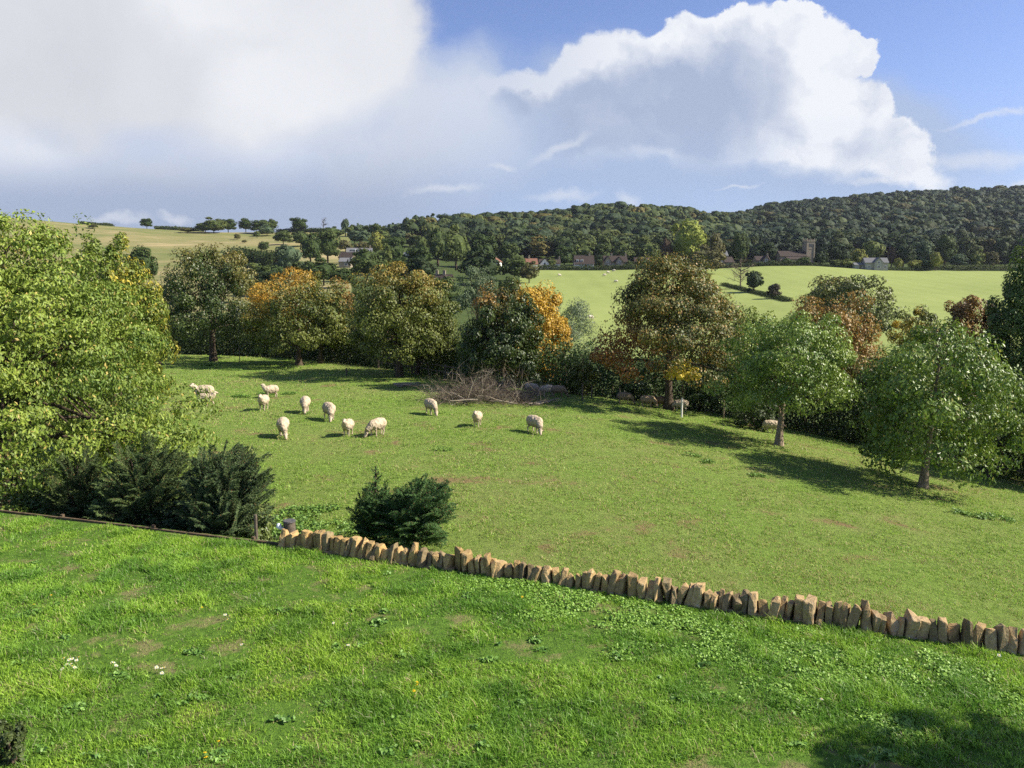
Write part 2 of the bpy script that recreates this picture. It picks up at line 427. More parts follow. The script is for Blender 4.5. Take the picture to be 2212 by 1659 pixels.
def grass_pad():
    rng = np.random.default_rng(4)
    # little tussocks of a dozen blades
    nc = 60000
    Y = np.exp(rng.uniform(math.log(13.5), math.log(75), nc)); X = rng.uniform(-.72, .72, nc) * Y
    fine = .5 * fb2(X, Y, 1.5, 53, 3) + .5 * fb2(X, Y, .4, 54, 3); keep = (Y > yline(X) + .6) & (Y < Db(X / Y) + 1.5) & (rng.uniform(0, 1, nc) < .12 + 1.2 * sst(.38, .62, fine))
    X, Y, fine = X[keep], Y[keep], fine[keep]; nc = len(X); m = 9
    size = rng.uniform(.5, 1.5, nc) ** 1.5 * (.55 + Y / 55)
    cx = np.repeat(X, m) + rng.normal(0, .05, nc * m) * np.repeat(size, m); cy = np.repeat(Y, m) + rng.normal(0, .05, nc * m) * np.repeat(size, m)
    h = np.repeat(.046 * size, m) * rng.uniform(.5, 1.3, nc * m); tone = np.repeat(rng.uniform(0, 1, nc), m)
    # thin even sward
    n = 200000
    Y2 = np.exp(rng.uniform(math.log(13.5), math.log(75), n)); X2 = rng.uniform(-.72, .72, n) * Y2
    keep = (Y2 > yline(X2) + .5) & (Y2 < Db(X2 / Y2) + 1.5) & (rng.uniform(0, 1, n) < .15 + 1.3 * sst(.36, .6, fb2(X2, Y2, 2.2, 55, 3)))
    X2, Y2 = X2[keep], Y2[keep]; n = len(X2)
    h2 = rng.uniform(.012, .035, n) * (.8 + Y2 / 70)
    X = np.concatenate([cx, X2]); Y = np.concatenate([cy, Y2]); h = np.concatenate([h, h2]); tone = np.concatenate([tone, rng.uniform(0, 1, n)]); n = len(X)
    w = rng.uniform(.010, .02, n) * (.45 + Y / 38)
    V, q, t = blades(X, Y, H(X, Y), h, w, rng, 1.5)
    k = np.clip(tone * .7 + rng.uniform(0, .4, n), 0, 1)[:, None]
    c = (1 - k) * np.array([.075, .145, .02]) + k * np.array([.38, .56, .09])
    dryp = 1 - sst(.38, .56, fb2(X, Y, .16, 57, 3)); dry = (rng.uniform(0, 1, n) < .08 + .22 * dryp)[:, None]
    c = np.where(dry, np.array([.50, .42, .20]) * (.7 + .5 * k), c)
    o = link('pasture_grass', newmesh('pasture_grass', V, [t, q], np.repeat(c, 5, 0)), M['blade']); tag(o, 'short grazed grass of the sheep paddock', 'grass', kind='stuff')
grass_pad()
def broadleaf(name, label, spots, rng, size, colr, dens, height):
    """low broad-leaved ground cover in patches: spots (x, y, rx, ry)"""
    Vs, Fs, Cs, nn = [], [], [], 0
    C, Nn, S = [], [], []
    for (x, y, rx, ry) in spots:
        n = int(dens * rx * ry * 3.14)
        r = np.sqrt(rng.uniform(0, 1, n)); a = rng.uniform(0, 6.283, n)
        X = x + rx * r * np.cos(a); Y = y + ry * r * np.sin(a)
        k = (fb2(X, Y, 2.6, 71, 4) + rng.normal(0, .06, len(X)) > .40 + .25 * r ** 2); X, Y, r = X[k], Y[k], r[k]
        Z = H(X, Y) + rng.uniform(.25, 1, len(X)) * height * (1.1 - r * .6) * (.5 + fb2(X, Y, 3, 72, 2))
        C.append(np.stack([X, Y, Z], -1))
    C = np.concatenate(C); n = len(C)
    N = unit(np.stack([rng.normal(0, .55, n), rng.normal(0, .55, n), np.ones(n)], -1))
    sz = rng.uniform(.7, 1.3, n) * size
    V, Fq = leaves(C, N, sz, sz * .8, rng, .3)
    k = rng.uniform(0, 1, (n, 1)); c = np.array(colr[0]) * (1 - k) + np.array(colr[1]) * k
    o = link(name, newmesh(name, V, [Fq], np.repeat(c, 4, 0)), M['leaf']); tag(o, label, 'ground cover', kind='stuff')
_r = np.random.default_rng(8)
def _s(px, py, rx, ry, z=0):
    x, y = flat(px, py, z); return (x, y, rx, ry)
_sp = []
for (px, py, rx, ry) in ((1100, 1265, 1.6, .5), (1250, 1300, 1.6, .6), (1400, 1340, 1.5, .7), (1550, 1375, 1.5, .8), (1700, 1400, 1.5, .8), (1850, 1440, 1.4, .8), (2000, 1465, 1.2, .7), (2130, 1490, 1.0, .6), (1700, 1500, 1.3, .5), (1380, 1400, 1.0, .4), (1150, 1330, .8, .3), (1900, 1560, .8, .4)):
    _sp.append(_s(px, py, rx, ry))
broadleaf('clover', 'low broad leaved clover and weeds in the lawn below the stone wall', _sp, _r, .019, ((.14, .28, .03), (.30, .48, .08)), 2600, .055)
_sp = []
for k in range(115):
    px, py = _r.uniform(20, 2190), _r.uniform(1200, 1650)
    x, y = flat(px, py)
    if y < float(yline(x)) - .5: _sp.append((x, y, _r.uniform(.07, .2), _r.uniform(.06, .14)))
broadleaf('lawn_weeds', 'darker clumps of broad leaved weeds dotted through the lawn', _sp, _r, .026, ((.08, .18, .03), (.22, .38, .07)), 2200, .06)
_sp = []
for (px, py, rx, ry) in ((950, 973, .5, .25), (1632, 1029, .45, .3), (2140, 1120, 1.1, .5), (2060, 1108, .5, .25), (655, 895, .5, .4), (570, 853, .8, .5), (630, 852, .7, .4), (520, 858, .6, .4), (1490, 985, .5, .3), (1530, 1000, .4, .3), (680, 1145, 1.2, .9), (620, 1160, .9, .6), (735, 1160, 1.0, .6), (590, 1140, .8, .8), (645, 1110, .9, .7), (700, 1100, .5, .3), (500, 800, .8, .3), (590, 805, .9, .3), (455, 790, .9, .5), (745, 815, .5, .3)):
    x, y = hit(px, py); _sp.append((x, y, rx, ry))
broadleaf('paddock_weeds', 'darker tufts of nettles and weeds standing in the paddock', _sp, _r, .034, ((.07, .15, .025), (.22, .36, .06)), 900, .16)
# ------------------------------------------------------------------ trees
def crown_pts(rng, c, r, ncl, nleaf, rc=.2, egg=0.0, low=-.75, infill=.12, lump=.25, flatz=.7, seed=0, boxy=.5):
    """leaf centres and outward normals of a crown made of leafy clumps"""
    c = np.array(c, float); r = np.array(r, float)
    d = unit(rng.normal(size=(ncl * 3, 3))); d = d[d[:, 2] > low][:ncl]; n = len(d)
    lum = 1 - lump + 2 * lump * fbm(d * 1.7 + seed * 3.1, seed + 5, 3)
    rad = (rng.uniform(.35, 1, n) ** .45) * lum
    hor = np.maximum(np.linalg.norm(d[:, :2], axis=1), .12)
    d = d.copy(); d[:, :2] *= (np.where(d[:, 2] < 0, hor ** (boxy - 1), hor ** ((boxy + 1) / 2 - 1)))[:, None]
    q = d * rad[:, None]
    q[:, :2] *= (1 - egg * q[:, 2:3])
    cc = q * (1 - rc * .6)
    wts = rng.uniform(.5, 1.5, n); own = rng.choice(n, nleaf, p=wts / wts.sum())
    e = unit(rng.normal(size=(nleaf, 3)))
    rr = rng.uniform(.45, 1.0, (nleaf, 1)) ** .5 * (rc * rng.uniform(.6, 1.35, n))[own][:, None]
    off = e * rr; off[:, 2] *= flatz
    p = cc[own] + off
    ninf = int(nleaf * infill)
    p[:ninf] = unit(rng.normal(size=(ninf, 3))) * (rng.uniform(.1, .75, (ninf, 1)))
    nor = unit(e * .8 + unit(p) * .5 + rng.normal(size=(nleaf, 3)) * .45 + np.array([0, 0, .35]))
    return c + p * r, nor, p, c + cc * r
def limbs(mb, base, top, crad, targets, r0, rng, sides=7, lean=(0, 0), nsub=3):
    base = np.array(base, float); top = np.array(top, float)
    n = 7; t = np.linspace(0, 1, n)[:, None]
    pts = base + (top - base) * t + np.stack([np.sin(t[:, 0] * 3.1) * lean[0], np.sin(t[:, 0] * 2.7) * lean[1], np.zeros(n)], -1) + rng.normal(0, r0 * .25, (n, 3)) * t * (1 - t) * 4
    rad = r0 * (1 - .75 * t[:, 0]) * (1 + .5 * np.exp(-t[:, 0] * 22))
    mb.tube(pts, rad, sides)
    for k, tg in enumerate(targets):
        a = rng.uniform(.22, .8); i = a * (n - 1); j = int(i); p0 = pts[j] + (pts[min(j + 1, n - 1)] - pts[j]) * (i - j)
        p3 = np.array(tg); L = np.linalg.norm(p3 - p0)
        p1 = p0 + (p3 - p0) * .35 + np.array([0, 0, .10 * L]) + rng.normal(0, .03 * L, 3); p2 = p0 + (p3 - p0) * .7 + np.array([0, 0, .08 * L]) + rng.normal(0, .04 * L, 3)
        rr = r0 * (1 - .7 * a) * .45
        mb.tube(np.array([p0, p1, p2, p3]), [rr, rr * .65, rr * .4, rr * .12], 5)
def palette(p, rng, A, B, autumn=None, adir=(0, 0, 1), athr=.2, awid=.5, scale=1.6, seed=0, extra=None):
    """true leaf colours: two greens mixed clump by clump and autumn colour on part of the crown"""
    n = len(p); k = np.clip(fbm(p * 2.2 + seed, seed, 3) * 1.6 - .3 + rng.normal(0, .22, n), 0, 1)[:, None]
    c = np.array(A) * (1 - k) + np.array(B) * k
    if autumn is not None:
        s = p @ np.array(adir, float) + (fbm(p * scale + seed * 2.3, seed + 9, 3) - .5) * 1.8 + rng.normal(0, .12, n)
        m = sst(athr - awid / 2, athr + awid / 2, s)[:, None]
        kk = rng.uniform(0, 1, (n, 1)); au = np.array(autumn[0]) * (1 - kk) + np.array(autumn[1]) * kk
        c = c * (1 - m) + au * m
    if extra is not None:
        s = (rng.uniform(0, 1, n) < extra[0])[:, None]; c = np.where(s, np.array(extra[1]), c)
    return c * rng.uniform(.75, 1.25, (n, 1))
def tree(name, label, cat, px, D, ytop, ybot, wpx, cols, nleaf=9000, leaf=.16, ncl=90, trunk_r=.2, base=None, group=None, seed=1, egg=.15, rc=.2, dx=0, low=-.75, depth=1.0, mat='leaf', stems=None, lump=.25, bark='bark', infill=.12, asp=.62, flatz=.7, ntl=16):
    """crown between picture heights ytop and ybot, trunk foot on the ground at column px and distance D"""
    rng = np.random.default_rng(seed)
    if 30 < D < 80: leaf *= .78; nleaf = int(nleaf * 1.55)
    u = slope(px, HY + 60)[0]; x, y = u * D, D
    z0 = hz(x, y)
    zt = CZ + slope(px, ytop)[1] * D; zb = CZ + slope(px, ybot)[1] * D
    rx = wpx * D / F / 2; rz = max(.5, (zt - zb) / 2)
    cx = dx * D / F
    root = empty(name, (x, y, z0)); tag(root, label, cat, group)
    c = (cx, 0, (zt + zb) / 2 - z0)
    P, N, p, cc = crown_pts(rng, c, (rx, rx * depth, rz), ncl, nleaf, rc, egg, low, infill, lump, flatz, seed)
    sz = rng.uniform(.7, 1.3, nleaf) * leaf * .5
    V, Fq = leaves(P, N, sz, sz * asp * rng.uniform(.8, 1.2, nleaf), rng, .3, tip=np.array([0, 0, -.6]))
    col = palette(p, rng, seed=seed, **cols)
    link('crown', newmesh('crown', V, [Fq], np.repeat(col, 4, 0)), M[mat], root)
    mb = MB()
    tg = cc[rng.choice(len(cc), min(ntl, len(cc)), replace=False)]
    for (sx, sy) in (stems or [(0, 0)]):
        limbs(mb, (sx, sy, -.15), (cx * .6 + sx * .7, sy, c[2] + rz * .45), rx, tg, trunk_r, rng)
    link('trunk', mb.mesh('trunk', True), M[bark], root)
    return root
G_DK = dict(A=(.035, .062, .014), B=(.085, .12, .026))
G_MD = dict(A=(.065, .105, .02), B=(.15, .19, .035))
OL = dict(A=(.06, .085, .018), B=(.17, .195, .034))
YG = dict(A=(.10, .165, .025), B=(.26, .33, .045))
ORG = ((.42, .23, .03), (.52, .34, .05)); YEL = ((.50, .36, .03), (.66, .48, .05)); RUST = ((.22, .085, .02), (.36, .17, .035)); BRN = ((.26, .15, .035), (.40, .24, .06))
def c_(base, **k): d = dict(base); d.update(k); return d
bt = 'boundary trees along the far side of the paddock'
# the big yellow-green tree on the left and its neighbours
tree('broadleaf_tree', 'large yellow-green leafy tree filling the left edge behind the lawn hedge', 'tree', -15, 21.0, 446, 1100, 775, c_(YG, extra=(.03, (.45, .36, .10))), 125000, .11, 480, .28, seed=11, egg=.46, rc=.12, low=-.97, lump=.22, asp=.45, flatz=.6, infill=.08, ntl=50)
tree('broadleaf_tree', 'green tree tinged yellow just behind the big yellow-green tree at left', 'tree', 232, 28, 484, 960, 262, c_(dict(A=(.09, .15, .022), B=(.20, .25, .035)), autumn=YEL, adir=(.9, 0, .25), athr=.75, awid=.8), 38000, .125, 200, .2, seed=12, egg=.18, rc=.15, low=-.9, lump=.25, asp=.5, infill=.1)
tree('hedgerow_tree', 'small yellowing maple between the big left tree and the dark chestnut', 'tree', 338, 60, 655, 780, 60, c_(OL, autumn=YEL, adir=(-.4, 0, .6), athr=.1), 2500, .2, 40, .1, seed=13)
# row of horse chestnuts
tree('chestnut_tree', 'tall dark green chestnut with olive top nearest the big left tree', 'tree', 455, 64, 504, 785, 232, c_(G_DK, autumn=((.16, .15, .03), (.24, .19, .04)), adir=(.1, 0, .9), athr=.55, awid=.6), 20000, .22, 150, .27, group=bt, seed=21, egg=.14, rc=.18, mat='leaf_gloss')
tree('chestnut_tree', 'chestnut with a bright orange top second from the left in the row', 'tree', 642, 60, 572, 792, 225, c_(OL, autumn=ORG, adir=(-.25, 0, .8), athr=.36, awid=.8), 17000, .21, 130, .24, group=bt, seed=24, egg=.1, rc=.18, dx=-5)
tree('chestnut_tree', 'slim green chestnut just right of the orange topped one', 'tree', 688, 62, 585, 785, 140, c_(G_MD, autumn=BRN, adir=(.3, 0, .8), athr=.5), 10000, .2, 80, .18, group=bt, seed=23, egg=.1, dx=22)
tree('chestnut_tree', 'short green tree whose trunk is third in the group of three', 'tree', 713, 66, 640, 765, 90, c_(G_DK, autumn=YEL, adir=(.6, 0, .3), athr=.65), 5000, .2, 50, .17, group=bt, seed=22, dx=14)
tree('chestnut_tree', 'broad olive and yellow-green chestnut in the middle of the row', 'tree', 860, 53, 556, 820, 262, c_(OL, autumn=((.22, .17, .03), (.30, .22, .04)), adir=(.2, 0, .7), athr=.62), 21000, .2, 150, .23, group=bt, seed=25, egg=.12, rc=.18, dx=6, mat='leaf')
tree('chestnut_tree', 'low olive chestnut right of the broad middle one', 'tree', 898, 54, 645, 825, 165, c_(OL, B=(.19, .21, .04)), 10000, .2, 80, .18, group=bt, seed=26, dx=30)
tree('chestnut_tree', 'dark green rounded chestnut behind the brushwood pile', 'tree', 1085, 47, 604, 868, 190, c_(G_DK, autumn=BRN, adir=(-.2, 0, .9), athr=.78), 18000, .19, 120, .24, group=bt, seed=27, egg=.12, rc=.17, mat='leaf_gloss')
tree('maple_tree', 'bright orange and yellow maple behind the dark rounded chestnut', 'tree', 1150, 51, 590, 860, 178, c_(dict(A=(.34, .21, .03), B=(.42, .26, .03)), autumn=((.46, .29, .03), (.54, .36, .04)), adir=(.3, 0, .3), athr=0), 16000, .2, 90, .2, group=bt, seed=28, egg=.3, dx=0, lump=.3)
tree('willow_tree', 'grey-green willow right of the orange maple', 'tree', 1215, 75, 620, 850, 170, dict(A=(.10, .145, .07), B=(.19, .24, .12)), 11000, .24, 90, .2, seed=29, egg=.2, asp=.35)
tree('willow_tree', 'grey-green willow top between the two middle chestnuts', 'tree', 1030, 105, 572, 700, 120, dict(A=(.085, .13, .06), B=(.17, .22, .10)), 8000, .32, 70, .2, seed=30, asp=.35)
tree('hedgerow_tree', 'young yellowish tree between the orange maple and the large rust tinted chestnut', 'tree', 1262, 46, 770, 880, 70, c_(OL, B=(.22, .23, .04)), 3000, .16, 40, .06, seed=31, lump=.4)
tree('chestnut_tree', 'largest chestnut, olive green with rust brown lower left, right of centre', 'tree', 1450, 43, 530, 862, 325, c_(dict(A=(.055, .08, .02), B=(.17, .17, .035)), autumn=RUST, adir=(-.5, 0, -.55), athr=.42, awid=.6, extra=(.2, (.33, .22, .06))), 28000, .175, 190, .25, group=bt, seed=32, egg=.35, rc=.17, lump=.3)
tree('hedgerow_tree', 'yellow-green tree behind the largest chestnut on its right', 'tree', 1632, 52, 648, 860, 130, c_(YG, A=(.13, .19, .03), B=(.25, .30, .045)), 9000, .2, 70, .14, seed=33)
tree('walnut_tree', 'pale glossy green walnut with a forked trunk standing out in the paddock', 'tree', 1697, 35.3, 652, 940, 308, dict(A=(.10, .175, .025), B=(.26, .35, .06)), 19000, .17, 130, .17, seed=34, egg=.12, rc=.20, dx=12, low=-.7, mat='leaf_gloss', lump=.42, bark='bark_pale', asp=.5)
tree('chestnut_tree', 'rust and orange-brown chestnut behind the pale walnut', 'tree', 1800, 44, 634, 930, 250, c_(dict(A=(.13, .12, .03), B=(.22, .18, .045)), autumn=BRN, adir=(0, 0, .5), athr=.15, awid=.9, extra=(.1, (.09, .13, .03))), 17000, .18, 120, .2, seed=35, group=bt, egg=.1)
tree('hedgerow_tree', 'broad olive domed tree behind the rust brown chestnut against the far field', 'tree', 1832, 90, 582, 760, 235, c_(dict(A=(.085, .115, .028), B=(.17, .185, .05)), autumn=BRN, adir=(-.3, 0, .3), athr=.6), 15000, .3, 120, .3, seed=36, lump=.2)
tree('walnut_tree', 'fresh green walnut with a pale straight trunk nearest the right edge', 'tree', 2023, 29.5, 680, 1058, 372, c_(dict(A=(.085, .15, .022), B=(.20, .285, .042)), extra=(.05, (.30, .30, .06))), 30000, .15, 200, .16, seed=37, egg=.08, rc=.19, dx=26, low=-.85, mat='leaf_gloss', bark='bark_pale', lump=.5, asp=.5)
tree('hedgerow_tree', 'yellow leaved small tree in front of the far field left of the purple brown one', 'tree', 1985, 62, 655, 800, 110, c_(OL, autumn=YEL, adir=(-.3, 0, .3), athr=.2), 6000, .2, 60, .12, seed=38, lump=.45)
tree('copper_tree', 'purple brown tree beside the tall green one at the right edge', 'tree', 2105, 48, 612, 850, 150, c_(dict(A=(.075, .05, .025), B=(.15, .10, .045)), autumn=BRN, adir=(-.3, 0, .6), athr=.4), 11000, .19, 90, .18, seed=39)
tree('broadleaf_tree', 'tall dark green tree cut by the right edge of the picture', 'tree', 2235, 44, 505, 950, 190, dict(A=(.05, .095, .02), B=(.13, .19, .035)), 20000, .2, 130, .25, seed=40, egg=.2)
tree('broadleaf_tree', 'deep green tree beyond the fence between the two walnuts', 'tree', 1915, 40, 760, 1000, 150, c_(dict(A=(.06, .07, .02), B=(.13, .12, .035))), 9000, .18, 70, .16, seed=41)
tree('broadleaf_tree', 'green tree outside the right edge beyond the fence', 'tree', 2330, 33, 760, 1080, 260, c_(G_MD), 12000, .2, 90, .2, seed=42)
tree('garden_tree', 'leafy garden tree just outside the right edge whose shade falls on the lawn corner', 'tree', 3960, 6.5, 340, 1200, 860, c_(G_MD), 16000, .12, 110, .18, seed=43)
# young trees with stakes
def sapling(px, py, ytop, wpx, cols, label, guard=None, seed=1):
    x, D = hit(px, py); x = slope(px, py)[0] * D
    r = tree('sapling', label, 'sapling', px, D, ytop, py - (py - ytop) * .55, wpx, cols, 1500, .13, 30, .022, seed=seed, lump=.4, infill=.0, low=-.9, ntl=10, rc=.25)
    r.location = (x, D, hz(x, D))
    if guard:
        mb = MB(); mb.tube([(0, -.04, 0), (0, -.04, guard)], [.055, .05], 8); mb.build('tree_guard', M['white_guard'], r)
sapling(1472, 901, 772, 84, dict(A=(.66, .52, .05), B=(.80, .66, .10)), 'golden yellow sapling in a white tree guard in front of the largest chestnut', 1.05, 51)
# shrubs along the boundary
def shrub(label, px, D, ytop, wpx, cols, nleaf, leaf, seed, depth=1.0, name='shrub', cat='shrub', mat='leaf', group=None, zb=None, lump=.3):
    rng = np.random.default_rng(seed)
    u = slope(px, HY + 150)[0]; x, y = u * D, D; z0 = hz(x, y)
    zt = CZ + slope(px, ytop)[1] * D; rx = wpx * D / F / 2; hh = max(.3, zt - z0)
    P, N, p, cc = crown_pts(rng, (0, 0, hh * .45), (rx, rx * depth, hh * .55), max(12, nleaf // 110), nleaf, .25, 0, -.95, .1, lump, .8, seed)
    P[:, 2] = np.abs(P[:, 2])
    sz = rng.uniform(.7, 1.3, nleaf) * leaf * .5
    V, Fq = leaves(P, N, sz, sz * .65, rng)
    root = empty(name, (x, y, z0)); tag(root, label, cat, group)
    link('foliage', newmesh('foliage', V, [Fq], np.repeat(palette(p, rng, seed=seed, **cols), 4, 0)), M[mat], root)
    mb = MB()
    for t in cc[rng.choice(len(cc), 9)]:
        mb.tube([(t[0] * .1, t[1] * .1, -.1), (t[0] * .5, t[1] * .5, t[2] * .5), tuple(t)], [.03 + .01 * rx, .02, .008], 5)
    link('stem', mb.mesh('stem', True), M['bark'], root)
    return root
IVY = dict(A=(.035, .07, .018), B=(.11, .17, .045)); DKS = dict(A=(.03, .05, .014), B=(.07, .10, .025))
def hedge(label, pts, h, w, cols, dens, leaf, seed, cat='hedge', name='hedge', mat='leaf', sink=0):
    """hedge along world points"""
    rng = np.random.default_rng(seed); pts = np.array(pts, float)
    seg = np.linalg.norm(np.diff(pts, axis=0), axis=1); T = np.concatenate([[0], np.cumsum(seg)]); n = int(dens * T[-1])
    t = rng.uniform(0, T[-1], n); X = np.interp(t, T, pts[:, 0]); Y = np.interp(t, T, pts[:, 1])
    hh = h * (.55 + .9 * fb2(t + 3.7 * seed, t * 0 + .37 * t, .16 / max(h, .8) * 2.5, seed, 4)); a = rng.uniform(0, math.pi, n)
    inner = rng.uniform(.72, 1.0, n)
    d = np.stack([pts[-1, 0] - pts[0, 0], pts[-1, 1] - pts[0, 1]]); d = d / np.linalg.norm(d); nn = np.array([-d[1], d[0]])
    bul = .8 + .5 * fb2(t, hh, .8, seed + 2, 2)
    ca = np.cos(a); cs = np.sign(ca) * np.abs(ca) ** .5; sn = np.abs(np.sin(a)) ** .6
    X = X + nn[0] * cs * w * .5 * inner * bul + rng.normal(0, leaf, n); Y = Y + nn[1] * cs * w * .5 * inner * bul
    Zg = H(X, Y); zz = hh * sn * inner * np.where(rng.uniform(0, 1, n) < .55, rng.uniform(.02, 1, n), rng.uniform(.25, 1, n) ** .35)
    N = unit(np.stack([nn[0] * cs, nn[1] * cs, sn], -1) + rng.normal(0, .5, (n, 3)))
    P = np.stack([X, Y, Zg + zz - sink], -1)
    o0 = np.array([pts[:, 0].mean(), pts[:, 1].mean(), hz(pts[:, 0].mean(), pts[:, 1].mean())])
    sz = rng.uniform(.7, 1.3, n) * leaf * .5
    V, Fq = leaves(P - o0, N, sz, sz * .65, rng)
    col = palette(np.stack([t / 6, zz, t * 0], -1), rng, seed=seed, **cols)
    # woody core
    m = 40; tc = np.linspace(0, T[-1], m); ctr = np.stack([np.interp(tc, T, pts[:, 0]), np.interp(tc, T, pts[:, 1]), tc * 0], -1)
    root = empty(name, tuple(o0)); tag(root, label, cat)
    link('foliage', newmesh('foliage', V, [Fq], np.repeat(col, 4, 0)), M[mat], root)
    mb = MB()
    for k in range(m):
        x, y = ctr[k, 0], ctr[k, 1]; z = hz(x, y)
        for q in range(2):
            ox, oy = rng.normal(0, w * .2, 2)
            mb.tube(np.array([(x, y, z - .2), (x + ox * .5, y + oy * .5, z + h * .35), (x + ox, y + oy, z + h * .7)]) - o0, [.022 * h ** .5, .018, .01], 4)
    link('stem', mb.mesh('stem', True), M['bark'], root)
    return root
def bpt(px, off=2.0):
    u = slope(px, 900)[0]; D = float(Db(u)) + off; return (u * D, D)
hedge('dark field hedge behind the trunks of the chestnut row on the left', [bpt(p, 6.5) for p in (-60, 200, 400, 600, 760, 900)], 4.2, 4.0, c_(G_DK, B=(.11, .14, .035)), 1100, .24, 61)
hedge('dark green thicket behind the brushwood pile and the feeding sheep', [bpt(p, 5.0) for p in (900, 1050, 1200, 1330, 1480)], 4.0, 3.2, c_(IVY), 1300, .17, 62)
hedge('dark thicket under the walnuts behind the fence on the right', [bpt(p, 3.2) for p in (1480, 1600, 1750, 1900, 2060, 2260, 2450)], 4.2, 3.2, c_(DKS, B=(.085, .12, .03)), 1500, .15, 63)
shrub('bright ivy covered bush left of the largest chestnut trunk', 1370, 46, 812, 95, IVY, 2600, .14, 64, mat='leaf_gloss')
shrub('glossy bramble bush right of the largest chestnut trunk', 1515, 44, 825, 90, IVY, 2400, .13, 65, mat='leaf_gloss')
shrub('green bush among the trunks left of the three chestnuts', 560, 74, 735, 70, c_(YG, A=(.09, .13, .02), B=(.16, .2, .03)), 1500, .2, 66)
shrub('dark leafy bush under the pale walnut', 1640, 40, 850, 110, DKS, 2600, .14, 67)
shrub('grey-green bush beneath the willow by the stakes', 1235, 50, 775, 90, dict(A=(.07, .11, .04), B=(.14, .19, .07)), 2200, .16, 68)
# planting along the lawn edge at left
def lp(px, py): return flat(px, py)
for k, (px, D, yt, w, cols, lab) in enumerate((
    (10, 18.6, 985, 260, IVY, 'dark ivy covered bush at the left edge above the timber edging'),
    (125, 18.2, 1010, 190, IVY, 'dark bush between the left edge bush and the reddish conifer stem'),
    (245, 17.6, 1010, 190, dict(A=(.05, .10, .025), B=(.15, .23, .06)), 'glossy green bush below the middle conifer at the edging'),
    (345, 16.9, 1060, 150, IVY, 'low dark bush between the two larger conifers'),
    (440, 16.4, 1070, 120, dict(A=(.07, .09, .025), B=(.19, .19, .06)), 'low yellowish bush under the feathery conifer'),
    (535, 15.9, 1085, 80, dict(A=(.08, .12, .03), B=(.18, .22, .06)), 'thin leafy shrub around the fence post right of the feathery conifer'))):
    shrub(lab, px, D, yt, w, cols, 6500, .075, 70 + k, mat='leaf_gloss', group='bushes along the timber edging')
def conifer(label, px, D, ytop, wpx, seed, nb=150, cols=((.018, .042, .02), (.05, .085, .035)), lean=0.0, bare=.0, density=1.0, leader=0.0, up=1.0, name='conifer'):
    """loose cypress: many up-swept branches carrying flat feathery sprays"""
    rng = np.random.default_rng(seed)
    u = slope(px, 1150)[0]; x, y = u * D, D; z0 = hz(x, y)
    zt = CZ + slope(px, ytop)[1] * D; hh = zt - z0; rx = wpx * D / F / 2
    root = empty(name, (x, y, z0)); tag(root, label, 'conifer')
    mb = MB()
    for k in range(3): mb.tube([(0, 0, -.1), (.05 * (k - 1), .03 * k, hh * .35), (.22 * (k - 1) * rx, .06 * (k - 1), hh * .8)], [.05, .035, .012], 7)
    if leader: mb.tube([(0, 0, hh * .5), (.02, 0, hh + leader * .5), (.05, 0, hh + leader)], [.03, .015, .004], 5)
    P, N, T, S, K = [], [], [], [], []
    nl = 18 if leader else 0
    for b in range(nb + nl):
        a = rng.uniform(0, 6.283); cz = rng.uniform(-.75, 1); ch = math.sqrt(max(.02, 1 - cz * cz)) ** .8; q = rng.uniform(.62, 1.1)
        E = np.array([math.cos(a) * ch * rx * q + lean * (cz + .6) * hh * .5, math.sin(a) * ch * rx * q, hh * (.52 + .48 * cz * q)])
        p0 = np.array([E[0] * .12, E[1] * .12, max(bare * hh, E[2] * rng.uniform(.25, .6))])
        if b >= nb:
            f = (b - nb) / nl; p0 = np.array([.03, 0, hh * .8 + (leader + hh * .2) * f * .95]); L = .24 * (1.15 - f); E = p0 + np.array([math.cos(a) * L, math.sin(a) * L, L * .9])
        L = np.linalg.norm(E - p0); mid = (p0 + E) / 2 + np.array([0, 0, .14 * L]) + rng.normal(0, .09 * L, 3)
        E = E + np.array([0, 0, -.10 * L]) + rng.normal(0, .05, 3)
        t = np.linspace(0, 1, 9)[:, None]; pts = p0 * (1 - t) ** 2 + 2 * mid * t * (1 - t) + E * t * t
        mb.tube(pts[::2], np.linspace(.013, .003, 5), 4)
        m = int(max(12, 400 * density * L * (.5 if b >= nb else 1))); tt = rng.uniform(.22, 1.04, m); tn = np.gradient(pts, axis=0)
        pp = np.stack([np.interp(tt, t[:, 0], pts[:, i]) for i in range(3)], -1); fw = unit(np.stack([np.interp(tt, t[:, 0], tn[:, i]) for i in range(3)], -1))
        side = unit(np.cross(fw, np.array([rng.normal(0, .3), rng.normal(0, .3), 1.]))) * rng.choice([-1, 1], m)[:, None]
        r = rng.uniform(0, 1, m) ** .8 * .20 * (1.12 - tt * .75) * min(1, L * 2)
        fwd = unit(fw * .8 + side * rng.uniform(.2, .8, (m, 1)) + np.array([0, 0, -.2]) + rng.normal(0, .35, (m, 3)))
        ln = rng.uniform(.02, .045, m)
        P.append(pp + side * r[:, None] + fw * r[:, None] * .8 + np.array([0, 0, -.25]) * r[:, None]); T.append(fwd); S.append(ln)
        N.append(unit(np.cross(fwd, side) + rng.normal(0, .6, (m, 3)) + np.array([0, 0, .7]))); K.append(np.full(m, rng.uniform(0, 1)))
    P, N, T, S, K = (np.concatenate(q) for q in (P, N, T, S, K))
    V, Fq = leaves(P, N, S, S * .22, rng, .1, tip=T * 6)
    k = np.clip(K * .6 + rng.uniform(0, .5, len(K)), 0, 1)[:, None]
    c = np.array(cols[0]) * (1 - k) + np.array(cols[1]) * k
    br = (rng.uniform(0, 1, len(K)) < .03)[:, None]; c = np.where(br, np.array([.16, .085, .035]), c)
